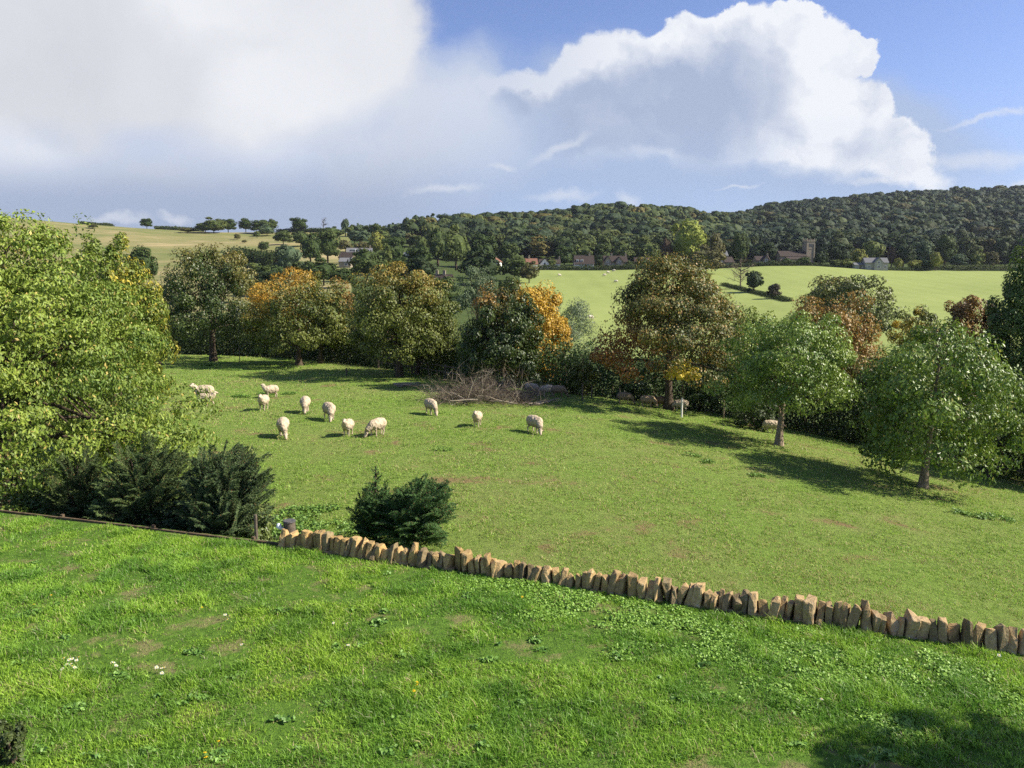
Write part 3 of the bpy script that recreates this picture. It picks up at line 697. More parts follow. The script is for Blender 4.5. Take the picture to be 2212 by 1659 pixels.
    link('foliage', newmesh('foliage', V, [Fq], np.repeat(c, 4, 0)), M['needle'], root)
    link('trunk', mb.mesh('trunk', True), M['bark'], root)
    return root
BLU = ((.035, .065, .028), (.12, .17, .062)); JUN = ((.035, .085, .025), (.11, .20, .055))
conifer('feathery dark conifer with sprays reaching right over the lawn edge', 482, 16.0, 945, 205, 88, 380, cols=BLU, lean=.09)
conifer('dark conifer beneath the big tree left of the feathery one', 320, 17.0, 935, 230, 82, 320, cols=((.045, .08, .03), (.13, .18, .055)))
conifer('thin conifer with a reddish stem at the foot of the big left tree', 178, 17.4, 960, 150, 83, 140, cols=((.035, .06, .022), (.10, .14, .04)), bare=.3)
conifer('small upright juniper behind the wall with a tall leading shoot', 812, 17.9, 1045, 112, 84, 170, leader=.45, cols=JUN)
conifer('bushy small juniper just right of its taller twin behind the wall', 892, 17.4, 1022, 165, 85, 260, cols=JUN, lean=.14)
shrub('dark clipped bush cut by the bottom left corner', -58, 7.5, 1550, 90, c_(DKS, B=(.09, .12, .03)), 3000, .04, 89, name='corner_bush')
# ------------------------------------------------------------------ distant trees: a few crown meshes shared by many separate trees
def far_mesh(seed, ncl, nl, leaf, core=True, csz=.74, egg=.1, lump=.3, open_=False):
    rng = np.random.default_rng(seed)
    P, N, p, cc = crown_pts(rng, (0, 0, 0), (1, 1, 1), ncl, nl, .26 if not open_ else .2, egg, -.8, .1, lump, .75, seed)
    sz = rng.uniform(.7, 1.3, nl) * leaf
    V, Fq = leaves(P, N, sz, sz * .8, rng, .2)
    k = np.clip(fbm(p * 2.5, seed, 3) * 1.5 - .25 + rng.normal(0, .15, nl), 0, 1)[:, None]
    c = np.array([.72, .76, .75]) * (1 - k) + np.array([1.25, 1.2, 1.1]) * k
    mb = MB(); mb.add(V, Fq, np.repeat(c, 4, 0))
    if core:
        bm = bmesh.new(); bmesh.ops.create_icosphere(bm, subdivisions=3, radius=1)
        cv = np.array([v.co[:] for v in bm.verts]); cf = np.array([[v.index for v in f.verts] for f in bm.faces]); bm.free()
        cv = cv * (.62 + .5 * fbm(cv * 2.2 + seed, seed + 3, 3))[:, None] * csz; cv[:, :2] *= (1 - egg * cv[:, 2:3])
        mb.add(cv, cf, (.7, .75, .7))
    return mb.mesh('crown')
FM = [far_mesh(100 + i, 40, 3000, .062, egg=(.05, .2, .1, .3, 0)[i], lump=.3) for i in range(5)]
FM_S = [far_mesh(120 + i, 24, 1100, .095, lump=.32, egg=.05) for i in range(5)]
def stemmesh():
    mb = MB(); mb.tube([(0, 0, -.05), (0.01, 0, .5), (0, .01, 1)], [1, .7, .4], 6); return mb.mesh('trunk', True)
FT = stemmesh(); FT.materials.append(M['bark'])
for m_ in FM + FM_S: m_.materials.append(M['far_leaf'])
_ft = [0]
def ftree(px, ytop, ybase, wpx, colr, label, D=None, group=None, cat='tree', name='distant_tree', mesh=None, fill=.92, parts=True):
    if D is None: x, D = hit(px, ybase)
    u = slope(px, ybase)[0]; x = u * D; z0 = hz(x, D)
    zt = CZ + slope(px, ytop)[1] * D; h = max(1.0, zt - z0); rx = wpx * D / F / 2
    k = _ft[0]; _ft[0] += 1; rng = random.Random(k)
    root = empty(name, (x, D, z0), rng.uniform(-.5, .5)); tag(root, label, cat, group)
    cr = link('crown', mesh or FM[k % 5], None, root); cr.location = (0, 0, h * (1 - fill / 2)); cr.scale = (rx * 1.05, rx * 1.05, h * fill / 2 * 1.05); cr.rotation_euler = (0, 0, rng.uniform(0, 6.28)); cr.color = (*colr, 1)
    t = link('trunk', FT, None, root); t.scale = (.03 * h + .05, .03 * h + .05, h * .6)
    return root
K1 = (.055, .085, .024); K2 = (.075, .105, .03); K3 = (.11, .14, .04); K4 = (.16, .19, .05); KB = (.04, .062, .024); KO = (.12, .115, .045); KG = (.10, .14, .075); KY = (.21, .22, .05); KP = (.085, .055, .035)
T_ = [
 (317, 470, 487, 25, K1, 'lone round tree standing on the bare ridge of the left hill'),
 (201, 482, 494, 22, KO, 'small dark bush on the hillside below the ridge thicket'),
 (126, 500, 507, 9, KO, 'tiny bush low on the open hillside above the big left tree'),
 (444, 478, 503, 44, K2, 'leftmost green tree of the ridge clump'),
 (462, 470, 503, 58, K3, 'pale green broad tree in the ridge clump'),
 (493, 471, 500, 38, K1, 'dark domed tree in the ridge clump'),
 (531, 469, 498, 30, K1, 'dark upright tree on the ridge right of the domed one'),
 (566, 472, 505, 52, K2, 'wide tree on the ridge with a paler bush before it'),
 (588, 470, 498, 26, K2, 'slim tree at the right end of the ridge clump'),
 (577, 486, 510, 40, KG, 'pale rounded tree standing before the wide ridge tree'),
 (646, 468, 500, 40, K1, 'dark free standing tree on the ridge right of the clump'),
 (405, 491, 503, 36, KO, 'low scrubby bush at the foot of the ridge hedge'),
 (512, 503, 518, 15, KO, 'brown bush on the hillside below the ridge clump'),
 (555, 497, 514, 15, K3, 'small light green bush below the wide ridge tree'),
 (528, 518, 525, 11, KO, 'small bush on the slope under the brown bush'),
 (571, 520, 545, 26, K2, 'round bush alone on the lower hillside'),
 (305, 526, 600, 64, K1, 'dark tree right of the big yellow-green tree below the open hill', 250),
 (625, 521, 585, 62, KG, 'grey-green dome in front of the valley wood left of the dormer house', 330),
 (612, 495, 530, 40, K2, 'green tree at the left end of the valley wood beside the open hill', 560),
 (671, 505, 565, 50, K1, 'dark tree behind the grey-green dome', 400),
 (708, 493, 560, 56, K2, 'tall green tree just left of the dormer house', 420),
 (650, 497, 535, 44, K2, 'green tree rising behind the dark one at the wood edge', 540),
 (746, 468, 500, 20, KG, 'narrow pointed tree on the skyline above the dormer house', 640),
 (793, 530, 610, 76, K2, 'large green tree below the dormer house', 300),
 (833, 528, 580, 38, K3, 'paler green tree right of the large one below the dormer house', 330),
 (851, 507, 565, 56, K1, 'dark green tree between the dormer house and the white gable', 400),
 (812, 497, 545, 38, KY, 'yellowish tree above and right of the dormer house', 480),
 (911, 503, 540, 34, K3, 'pale tree just right of the white gabled house', 470),
 (946, 484, 560, 46, K2, 'tall green tree in the middle of the valley wood', 430),
 (985, 490, 580, 62, K3, 'bright green tall tree above the stone chimney house', 400),
 (1044, 500, 560, 58, K1, 'dark tree right of the bright green tall one', 430),
 (1038, 536, 610, 96, KB, 'very dark wide tree right of the stone chimney house', 300),
 (1100, 518, 560, 60, K2, 'green tree above the row of cottages at the field corner', 430),
 (1112, 547, 612, 70, K2, 'green tree at the top left corner of the far field', 340),
 (1143, 566, 612, 42, KO, 'olive bush at the top left corner of the far field', 330),
 (905, 529, 585, 62, K1, 'dark tree below the white gabled house', 340),
 (908, 552, 615, 76, KB, 'dark cedar left of the stone chimney house', 280),
 (868, 550, 620, 60, K1, 'dark tree left of the cedar', 290),
 (740, 575, 640, 60, K1, 'dark tree behind the orange topped chestnut', 250),
 (700, 560, 630, 70, K1, 'dark tree left behind the orange topped chestnut', 270),
 (590, 580, 660, 80, KB, 'dark tree behind the left shoulder of the orange topped chestnut', 220),
 (520, 585, 680, 60, KG, 'grey-green tree right behind the tall dark chestnut', 200),
 (965, 590, 680, 80, K2, 'green tree below the stone chimney house', 200),
 (1100, 590, 680, 60, K2, 'green tree left of the willow by the far field', 220),
 (930, 463, 500, 34, K1, 'left tree of the dark clump crowning the central hill', 760),
 (962, 460, 500, 40, K1, 'second tree of the dark clump crowning the central hill', 770),
 (1000, 457, 500, 44, K2, 'middle tree of the dark clump crowning the central hill', 780),
 (1045, 455, 500, 48, K1, 'wide tree of the dark clump crowning the central hill', 780),
 (1085, 459, 500, 40, K1, 'right tree of the dark clump crowning the central hill', 790),
 (984, 468, 500, 30, KG, 'small paler tree in front of the clump crowning the central hill', 740),
 (1219, 527, 568, 46, K1, 'dense dark green tree between two village houses left of the long brown roof', 430),
 (1262, 515, 560, 62, K3, 'light green tree behind the long brown roofed house', 470),
 (1300, 520, 560, 50, K2, 'green tree behind and between the brown roofed houses', 470),
 (1345, 518, 560, 54, K3, 'light green tree behind the twin gabled house', 470),
 (1400, 515, 560, 60, K3, 'pale tree right behind the twin gabled house', 470),
 (1294, 548, 574, 22, KB, 'small dark tree between the brown roofed houses', 418),
 (1489, 469, 560, 90, (.27, .31, .06), 'big bright yellow-green tree standing above the village', 430),
 (1438, 508, 560, 28, KP, 'purple leaved tree at the left foot of the bright yellow-green tree', 425),
 (1545, 497, 560, 44, KO, 'olive tree at the right foot of the bright yellow-green tree', 430),
 (1524, 530, 604, 84, KO, 'olive brown tree in front of the bright yellow-green tree', 370),
 (1598, 498, 566, 36, K2, 'narrow upright tree in the village behind the bare one', 420),
 (1628, 582, 632, 44, KB, 'dark round tree on the field hedge right of the bare tree'),
 (1671, 609, 645, 28, (.07, .06, .04), 'brownish round bush on the field hedge'),
 (1660, 519, 558, 46, KB, 'dark dome behind the small gabled cottage', 430),
 (1772, 541, 572, 30, KB, 'dark bush at the foot of the church tower', 405),
 (1811, 520, 568, 58, KB, 'very dark broad tree right of the church tower', 425),
 (1850, 535, 568, 40, KY, 'yellowish tree between the dark broad tree and the stone barn', 430),
 (1886, 514, 560, 50, K4, 'light green tree behind the stone barn', 440),
 (1926, 528, 562, 30, KP, 'purple brown tree right of the stone barn', 430),
 (1951, 517, 565, 50, KB, 'dark flat topped cedar right of the stone barn', 430),
 (1993, 517, 568, 46, KG, 'grey-green tree right of the flat topped cedar', 440),
 (2021, 542, 580, 28, KY, 'small yellow-green tree at the hedge right of the barn', 400),
 (2040, 498, 575, 46, K2, 'tall green tree right of the cedar', 440),
 (2069, 545, 576, 36, KG, 'small grey-green tree beyond the hedge at right', 430),
 (2108, 540, 575, 30, K4, 'small yellowish tree beyond the hedge at right', 430),
 (2139, 541, 575, 32, KO, 'small brownish tree beyond the right hedge', 430),
 (1940, 556, 577, 20, KY, 'small yellowish bush beside the stone barn', 405),
 (1735, 553, 574, 30, K1, 'dark shrub in front of the church nave', 405),
 (1700, 556, 574, 24, K1, 'small dark shrub in front of the brown church roof', 405),
 (1830, 560, 578, 36, K4, 'yellow-green shrub left of the stone barn', 404),
 (1805, 560, 579, 30, K3, 'green shrub between the church and the stone barn', 404),
 (1975, 560, 580, 34, KY, 'light shrub right of the stone barn behind the hedge', 404),
 (2000, 560, 580, 26, K1, 'dark shrub right of the light one behind the hedge', 404),
 (1355, 560, 575, 24, K2, 'green shrub in front of the twin gabled house', 410),
 (1190, 557, 575, 26, K3, 'light green shrub in front of the pale gable', 410),
 (1385, 556, 575, 26, K1, 'dark shrub right of the twin gabled house', 410),
 (1545, 556, 574, 30, K1, 'dark shrub in front of the brown roofed cottage below the barn roof', 408),
]
for t in T_:
    ftree(t[0], t[1], t[2], t[3], t[4], t[5], D=(t[6] if len(t) > 6 else None), cat=('bush' if ('bush' in t[5] or 'shrub' in t[5]) else 'tree'))
# ridge trees right of the free standing one: countable but alike
rngk = random.Random(5)
for i in range(11):
    px = 760 + i * 14.5 + rngk.uniform(-4, 4)
    ftree(px, 480 + (i * .35) + rngk.uniform(-3, 5), 515, rngk.uniform(20, 30), rngk.choice((KG, K2, K3)), 'pale green tree in the skyline row above the white gabled house', D=640, group='skyline row of pale trees', mesh=FM_S[i % 5])
for i in range(34):
    px = 545 + (i * 53) % 600 + rngk.uniform(-10, 10); D = rngk.choice((300, 350, 440, 500, 560, 600))
    yb = {300: 600, 350: 585, 440: 560, 500: 545, 560: 528, 600: 518}[D]
    if px < 700 and D > 330: D, yb = 330, 590
    if 730 < px < 830 and 330 < D < 470: D, yb = 560, 528
    if 860 < px < 915 and 330 < D < 470: D, yb = 560, 528
    ftree(px, yb - rngk.uniform(20, 34), yb, rngk.uniform(36, 56), rngk.choice((K1, K1, K2, K2, K3, KO, KG)), 'mixed green tree filling a gap of the valley wood around the houses', D=D, group='trees of the valley wood', mesh=FM_S[i % 5])
# wooded hills: nearest crowns as separate trees, the rest one mass
def wood():
    rng = np.random.default_rng(77); pts = []
    D = 505.0
    while D < 1330:
        step = 12.5 + (D - 500) * .008
        u = -.30
        while u < .86:
            uu = u + rng.uniform(-.5, .5) * step / D; dd = D + rng.uniform(-.5, .5) * step
            px = uu * F + CX
            crest = np.interp(px, [600, 900, 1000, 1200, 1350, 1555, 1566, 1720, 1900, 2050, 2300], [600, 700, 820, 880, 880, 880, 1110, 1160, 1210, 1230, 1240])
            lo = np.interp(px, [700, 900, 1000, 1150, 1200, 2400], [640, 620, 560, 520, 500, 500])
            if lo < dd < crest and px > 880 and not (px < 960 and dd > 700): pts.append((uu * dd, dd))
            u += step / D * .92
        D += step * .86
    pts = np.array(pts); z = H(pts[:, 0], pts[:, 1]); n = len(pts)
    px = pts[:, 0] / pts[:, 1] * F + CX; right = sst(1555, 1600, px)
    tone = fbm(np.stack([pts[:, 0] * .011, pts[:, 1] * .011, pts[:, 0] * 0], -1), 5, 3)
    rad = 5 + 7.5 * rng.uniform(0, 1, n) ** 1.5; hgt = rng.uniform(10, 16, n) + rad * .35
    cols = []
    base = np.array([[.062, .080, .030], [.085, .100, .032], [.048, .068, .030], [.115, .12, .036], [.07, .09, .045], [.15, .115, .035]])
    for i in range(n):
        q = rng.choice(6, p=[.27, .24, .17, .15, .11, .06]); c = base[q] * np.array([.86, .95, .9]) * (.72 + .7 * tone[i]) * rng.uniform(.85, 1.15)
        cols.append(c * (1 - .25 * right[i]) * np.array([1 - .06 * right[i], 1, 1 + .25 * right[i]]))  # hazy, dimmer look of the right hill put into the crown colours
    cols = np.array(cols)
    order = np.argsort(pts[:, 1]); near = order[:230]; rest = order[230:]
    for i in near:
        r = empty('woodland_tree', (pts[i, 0], pts[i, 1], z[i])); tag(r, 'round topped tree along the lower edge of the wooded hills', 'tree', 'lower edge of the wooded hills')
        cr = link('crown', FM_S[i % 5], None, r); cr.location = (0, 0, hgt[i] * .55); cr.scale = (rad[i], rad[i], hgt[i] * .5); cr.rotation_euler = (0, 0, rng.uniform(0, 6)); cr.color = (*cols[i], 1)
    protos = []
    for k in range(5):
        me = far_mesh(140 + k, 14, 240, .145, lump=.34, egg=0, core=True, csz=.86)
        nv = len(me.vertices); co = np.empty(nv * 3, np.float32); me.vertices.foreach_get('co', co)
        cc = np.empty(nv * 4, np.float32); me.color_attributes['col'].data.foreach_get('color', cc)
        q = np.array([p.vertices[:] for p in me.polygons if len(p.vertices) == 4]); t = np.array([p.vertices[:] for p in me.polygons if len(p.vertices) == 3])
        protos.append((co.reshape(-1, 3).astype(float), cc.reshape(-1, 4)[:, :3], q, t)); bpy.data.meshes.remove(me)
    mb = MB()
    for i in rest:
        V, c, q, t = protos[i % 5]; a = rng.uniform(0, 6.28); ca, sa = math.cos(a), math.sin(a)
        W = np.stack([V[:, 0] * ca - V[:, 1] * sa, V[:, 0] * sa + V[:, 1] * ca, V[:, 2]], -1) * np.array([rad[i], rad[i], hgt[i] * .5]) + np.array([pts[i, 0], pts[i, 1], z[i] + hgt[i] * .55])
        mb.V.append(W); mb.C.append(c * cols[i]); mb.F4.append(q.astype(np.int32) + mb.n); mb.F3.append(t.astype(np.int32) + mb.n); mb.n += len(W)
    o = mb.build('wood', M['far_leaf']); tag(o, 'dense mixed wood covering the hills behind the village', 'wood', kind='stuff')
    print('wood', n)
wood()
def bare_tree(px, ytop, ybase, wpx, label, seed, D=None, colr=(.16, .13, .09), name='bare_tree', n1=16, th=.016):
    rng = np.random.default_rng(seed)
    if D is None: x, D = hit(px, ybase)
    x = slope(px, ybase)[0] * D; z0 = hz(x, D); h = CZ + slope(px, ytop)[1] * D - z0; r = wpx * D / F / 2
    mb = MB(); c = np.array(colr)
    mb.tube([(0, 0, -.3), (.05, 0, h * .3), (0, .1, h * .65), (.1, 0, h)], np.array([.026, .02, .012, .004]) * h, 6, c)
    for i in range(n1):
        a = rng.uniform(0, 6.28); h0 = h * rng.uniform(.2, .85); L = r * rng.uniform(.7, 1.1) * (1.1 - .5 * h0 / h)
        e = np.array([math.cos(a) * L, math.sin(a) * L, L * rng.uniform(.3, .9)]); p0 = np.array([0, 0, h0]); p1 = p0 + e * .5 + rng.normal(0, .06 * L, 3); p2 = p0 + e
        mb.tube([p0, p1, p2], np.array([th * .6, th * .4, th * .12]) * h, 4, c)
        for j in range(9):
            q = p0 + e * rng.uniform(.3, 1); d = unit(rng.normal(size=3) + e / L * .8) * L * rng.uniform(.25, .5)
            mb.tube([q, q + d * .5 + rng.normal(0, .03 * L, 3), q + d], np.array([.28, .2, .08]) * th * h, 3, c * rng.uniform(.8, 1.2))
    root = empty(name, (x, D, z0)); tag(root, label, 'tree'); mb.build('trunk', M['twig'], root)
bare_tree(1599, 556, 624, 56, 'bare leafless tree on the hedge of the far field', 3, n1=26)
bare_tree(699, 469, 495, 22, 'dead snag with twiggy top on the skyline', 4, D=650, colr=(.08, .06, .045))
# hedges of the far fields
def fh(label, ppx, D, h, w, cols, dens, leaf, seed):
    pts = [(slope(p, 580)[0] * d, d) for p, d in zip(ppx, D)]
    hedge(label, pts, h, w, cols, dens, leaf, seed, mat='far_leaf')
FH = dict(A=(.035, .055, .018), B=(.085, .11, .03))
fh('clipped dark hedge along the top of the far field below the brown roofed houses', (1158, 1250, 1420), (403, 403, 403), 2.8, 2.4, FH, 90, .55, 91)
fh('dark hedge along the far field below the church', (1530, 1640, 1745), (403, 403, 403), 3.0, 2.4, FH, 100, .55, 92)
fh('low hedge along the far field below the stone barn', (1745, 1850, 1960, 2010), (403, 402, 401, 401), 1.9, 3, FH, 110, .5, 93)
fh('lighter topped hedge along the far field at the right', (2010, 2100, 2230, 2400), (406, 406, 406, 406), 3.4, 3, c_(FH, B=(.13, .15, .045)), 110, .55, 94)
def fhp(label, pp, h, w, cols, dens, leaf, seed):
    hedge(label, [hit(a, b) for a, b in pp], h, w, cols, dens, leaf, seed, mat='far_leaf')
fhp('dark hedge running down the far field to the round bush', ((1562, 616), (1600, 626), (1640, 636), (1680, 646), (1705, 652)), 1.5, 2.2, FH, 160, .35, 95)
fhp('long low thicket on the crest of the left hill', ((175, 481), (210, 484), (243, 488)), 2.6, 8, FH, 130, .8, 96)
fhp('dark hedge on the skyline between the lone tree and the ridge clump', ((335, 491), (380, 494), (440, 499)), 3.6, 6, FH, 90, .9, 97)
fhp('dark hedge across the foot of the open hillside', ((500, 572), (560, 575), (600, 580)), 9, 10, c_(FH, B=(.07, .10, .03)), 260, 1.0, 98)
fhp('low hedge on the ridge between the clump and the skyline snag', ((600, 500), (660, 500), (715, 499)), 4, 6, FH, 100, .9, 99)
# ------------------------------------------------------------------ houses
def gable(mb, L, W, h, over=.3, th=.25):
    pass
def house(label, px, ybase, wpx, D=None, wall='house_stone', roofm='tile_brown', depth=7.5, eaves=4.6, ridge=8.0, rot=0.0, wins=(), gables=(), chim=((-.4, 0),), name='house', cat='house', dormers=(), door=None):
    if D is None: x, D = hit(px, ybase)
    x = slope(px, ybase)[0] * D; z0 = hz(x, D); L = wpx * D / F
    root = empty(name, (x, D, z0), rot); tag(root, label, cat)
    mb = MB(); mb.box((0, 0, eaves / 2 - .5), (L / 2, depth / 2, eaves / 2 + .5))
    hl = L / 2
    mb.add([(-hl, -depth / 2, eaves), (-hl, depth / 2, eaves), (-hl, 0, ridge), (hl, -depth / 2, eaves), (hl, depth / 2, eaves), (hl, 0, ridge)], [(0, 1, 2), (3, 5, 4)])
    rf = MB(); o = .35; t = .22; e = (ridge - eaves) / (depth / 2)
    for s in (-1, 1):
        y0, z0_ = s * (depth / 2 + o), eaves - o * e
        a = [(-hl - o, y0, z0_), (hl + o, y0, z0_), (hl + o, 0, ridge), (-hl - o, 0, ridge)]
        b = [(p[0], p[1], p[2] + t) for p in a]
        rf.add(a + b, [(0, 1, 2, 3), (4, 5, 6, 7), (0, 1, 5, 4), (2, 3, 7, 6), (0, 3, 7, 4), (1, 2, 6, 5)])
    wn = []
    for (gx, gw, gh, gp) in gables:     # forward facing gable wings: position (fraction), width, ridge height, projection
        X = gx * hl; yf = -depth / 2 - gp
        mb.box((X, yf + (gp + 1) / 2, eaves / 2 - .5), (gw / 2, (gp + 1) / 2, eaves / 2 + .5))
        mb.add([(X - gw / 2, yf, eaves), (X + gw / 2, yf, eaves), (X, yf, gh)], [(0, 1, 2)])
        for s in (-1, 1):
            ee = (gh - eaves) / (gw / 2)
            a = [(X + s * (gw / 2 + .3), yf - .25, eaves - .3 * ee), (X, yf - .25, gh), (X, 0, gh), (X + s * (gw / 2 + .3), 0, eaves - .3 * ee)]
            b = [(p[0], p[1], p[2] + .2) for p in a]
            rf.add(a + b, [(0, 1, 2, 3), (4, 5, 6, 7), (0, 1, 5, 4), (2, 3, 7, 6), (0, 3, 7, 4), (1, 2, 6, 5)])
        wn.append((X, yf, eaves * .98, .9, 1.1)); wn.append((X, yf, eaves * .38, 1.3, 1.2))
    w = mb.build('wall', M[wall], root)
    rfo = rf.build('roof', M[roofm], root)
    for (cx, cy) in chim:
        c = MB(); c.box((cx * hl, cy, ridge + .35), (.45, .35, 1.0)); c.box((cx * hl, cy, ridge + 1.38), (.52, .42, .08))
        c.tube([(cx * hl - .15, cy, ridge + 1.4), (cx * hl - .15, cy, ridge + 1.8)], [.12, .1], 6); c.tube([(cx * hl + .2, cy, ridge + 1.4), (cx * hl + .2, cy, ridge + 1.8)], [.12, .1], 6)
        c.build('chimney', M['house_stone'], rfo)
    for (f, zz, ww, hh_) in wins: wn.append((f * hl, -depth / 2, zz, ww, hh_))
    for (f, zz, ww) in dormers:
        d = MB(); X = f * hl; yy = -depth / 2 + (zz - eaves) / e * .55
        d.box((X, yy + .9, zz), (ww / 2, .9, .75)); d.box((X, yy + .85, zz + .82), (ww / 2 + .12, 1.0, .07)); dd = d.build('dormer', M['white_paint'], root)
        wn.append((X, yy, zz, ww * .8, 1.0))
    for (X, yy, zz, ww, hh_) in wn:
        fr = MB(); fr.box((X, yy - .02, zz), (ww / 2 + .09, .05, hh_ / 2 + .09)); fo = fr.build('window', M['white_paint'], root)
        p = MB(); k = max(1, int(ww / .55)); pw = ww / k
        for i in range(k): p.box((X - ww / 2 + pw * (i + .5), yy - .075, zz), (pw / 2 - .05, .01, hh_ / 2 - .03))
        p.build('pane', M['glass'], fo)
    if door is not None:
        d = MB(); d.box((door * hl, -depth / 2 - .03, 1.0), (.48, .05, 1.0)); d.build('door', M['wood_old'], root)
    return root
W2 = lambda *fs: [(f, z, 1.2, 1.1) for f in fs for z in (1.4,)]
house('white house with a row of dormer windows high in the valley wood', 777, 545, 52, D=430, wall='render', roofm='slate', eaves=4.8, ridge=7.6, rot=.12, dormers=((-.45, 6.2, 2.2), (0, 6.2, 2.2), (.45, 6.2, 2.2)), wins=[(-.5, 3.5, 1.2, 1.2), (.1, 3.5, 1.2, 1.2)], chim=((.85, 0),))
house('low stone wing below the white dormer house', 752, 556, 30, D=405, wall='house_stone', roofm='tile_brown', eaves=3.2, ridge=5.8, rot=-.2, wins=W2(-.4, .4), chim=())
house('small stone outbuilding at the foot of the dormer house', 748, 566, 24, D=385, wall='house_stone', roofm='slate', eaves=2.6, ridge=4.4, wins=W2(.2), chim=())
house('white house with its gable facing the valley in the wood', 886, 541, 24, D=430, wall='render', roofm='slate', eaves=4.6, ridge=6.8, gables=((-.1, 6.4, 8.0, .8),), chim=())
house('stone house with a tall chimney between dark trees', 958, 592, 36, D=260, wall='house_stone', roofm='tile_brown', eaves=3.2, ridge=5.6, depth=6, rot=-.2, gables=((.55, 3.6, 5.2, .8),), chim=((.1, 0), (-.8, 0)), wins=W2(-.3))
house('stone house end showing through trees above the very dark tree', 1066, 546, 16, D=400, wall='render', roofm='tile_red', eaves=4.2, ridge=6.6, rot=1.2, wins=W2(0), chim=())
house('terracotta roofed cottage with white chimneys at the field corner', 1139, 573, 40, D=404, wall='render', roofm='tile_red', eaves=2.8, ridge=5.6, rot=.1, chim=((-.5, 0), (.2, 0)), wins=W2(-.3, .4))
house('pale cottage with a white gable left of the dense dark tree', 1187, 571, 44, D=412, wall='render', roofm='tile_brown', eaves=2.7, ridge=4.9, gables=((-.5, 4.6, 5.2, .8),), wins=W2(.2, .6), chim=((.95, 0),))
house('house with a long steep brown roof and white dormers', 1261, 571, 40, D=412, wall='render', roofm='tile_brown', eaves=2.6, ridge=6.8, depth=8, dormers=((-.72, 3.9, 1.3), (-.25, 3.9, 1.3)), wins=W2(.0, .5), chim=((.6, 0),), door=.2)
house('twin gabled stone house with brown tiled roof', 1328, 572, 48, D=412, wall='house_stone', roofm='tile_brown', eaves=3.6, ridge=6.6, gables=((-.72, 3.8, 6.4, .9), (.28, 3.6, 6.0, .9)), wins=W2(-.2, .75), chim=((.95, 0), (-.3, 0)), door=0)
house('low brown roofed house right of the twin gabled one', 1386, 572, 32, D=415, wall='house_stone', roofm='tile_brown', eaves=2.6, ridge=5.4, wins=W2(-.4, .3), chim=())
house('stone cottage with a brown roof left of the bare tree', 1556, 571, 48, D=410, wall='house_stone', roofm='tile_brown', eaves=2.9, ridge=5.6, rot=.15, gables=((-.2, 3, 4.8, .6),), wins=W2(.5), chim=((.2, 0),))
house('grey roofed barn above the stone cottage', 1551, 562, 34, D=450, wall='grey_stone', roofm='slate', eaves=5.0, ridge=7.6, chim=())
house('small gabled cottage with white bargeboards left of the church', 1644, 569, 28, D=412, wall='house_stone', roofm='tile_brown', eaves=2.6, ridge=4.8, gables=((.35, 3.6, 5.0, .8),), wins=W2(-.5), chim=((.9, 0),))
house('grey stone barn with a gabled porch wing beside the field hedge', 1889, 578, 46, D=399, wall='grey_stone', roofm='slate', eaves=3.6, ridge=5.9, depth=6.5, rot=-.12, gables=((.1, 4.2, 6.0, 1.2),), wins=W2(-.7, .75), chim=(), name='barn', cat='barn')
house('low stone lean-to left of the grey barn', 1855, 577, 24, D=400, wall='grey_stone', roofm='slate', eaves=1.9, ridge=2.9, depth=4, chim=(), wins=(), name='outbuilding', cat='outbuilding', door=0)
def church():
    D = 425; px = 1745; x = slope(px, 560)[0] * D; z0 = hz(x, D)
    root = empty('church', (x, D, z0), .12); tag(root, 'village church with a square battlemented tower and long brown roof', 'church')
    t = MB(); t.box((.2, 0, 5.9), (2.2, 2.2, 6.9)); t.box((.2, 0, 12.95), (2.35, 2.35, .2))
    for z in (4.8, 8.9): t.box((.2, 0, z), (2.28, 2.28, .12))
    for sx in (-1, 1):
        for sy in (-1, 1): t.box((.2 + sx * 2.05, sy * 2.05, 5.4), (.38, .38, 6.4)); t.box((.2 + sx * 2.05, sy * 2.05, 13.8), (.3, .3, .9), top=.3)
    tw = t.build('tower', M['house_stone'], root)
    b = MB()
    for k in (-1.1, 0, 1.1):
        for s in (-1, 1): b.box((.2 + k, s * 2.2, 13.5), (.3, .14, .35)); b.box((.2 + s * 2.2, k, 13.5), (.14, .3, .35))
    b.build('battlement', M['house_stone'], tw)
    for s in (-.55, .55):
        w = MB(); w.box((.2 + s, -2.22, 10.8), (.34, .05, .8)); w.build('belfry_louvre', M['glass'], tw)
    n = MB(); n.box((-9.6, 0, 2.2), (7.6, 3.4, 2.7)); n.add([(-17.2, -3.4, 4.9), (-17.2, 3.4, 4.9), (-17.2, 0, 7.6)], [(0, 1, 2)]); n.box((-9.2, -4.6, 1.2), (5.2, 1.3, 1.9))
    n.build('nave', M['house_stone'], root)
    r = MB()
    for s in (-1, 1):
        a = [(-17.5, s * 3.7, 4.66), (-2.05, s * 3.7, 4.66), (-2.05, 0, 7.6), (-17.5, 0, 7.6)]; c = [(p[0], p[1], p[2] + .2) for p in a]
        r.add(a + c, [(0, 1, 2, 3), (4, 5, 6, 7), (0, 1, 5, 4), (2, 3, 7, 6), (0, 3, 7, 4), (1, 2, 6, 5)])
    a = [(-14.6, -6.1, 3.05), (-3.8, -6.1, 3.05), (-3.8, -3.45, 4.5), (-14.6, -3.45, 4.5)]; c = [(p[0], p[1], p[2] + .2) for p in a]
    r.add(a + c, [(0, 1, 2, 3), (4, 5, 6, 7), (0, 1, 5, 4), (2, 3, 7, 6), (0, 3, 7, 4), (1, 2, 6, 5)])
    r.build('roof', M['tile_brown'], root)
    for i in range(4):
        w = MB(); w.box((-13.2 + 2.6 * i, -5.93, 1.6), (.45, .05, .8)); w.build('window', M['glass'], root)
church()
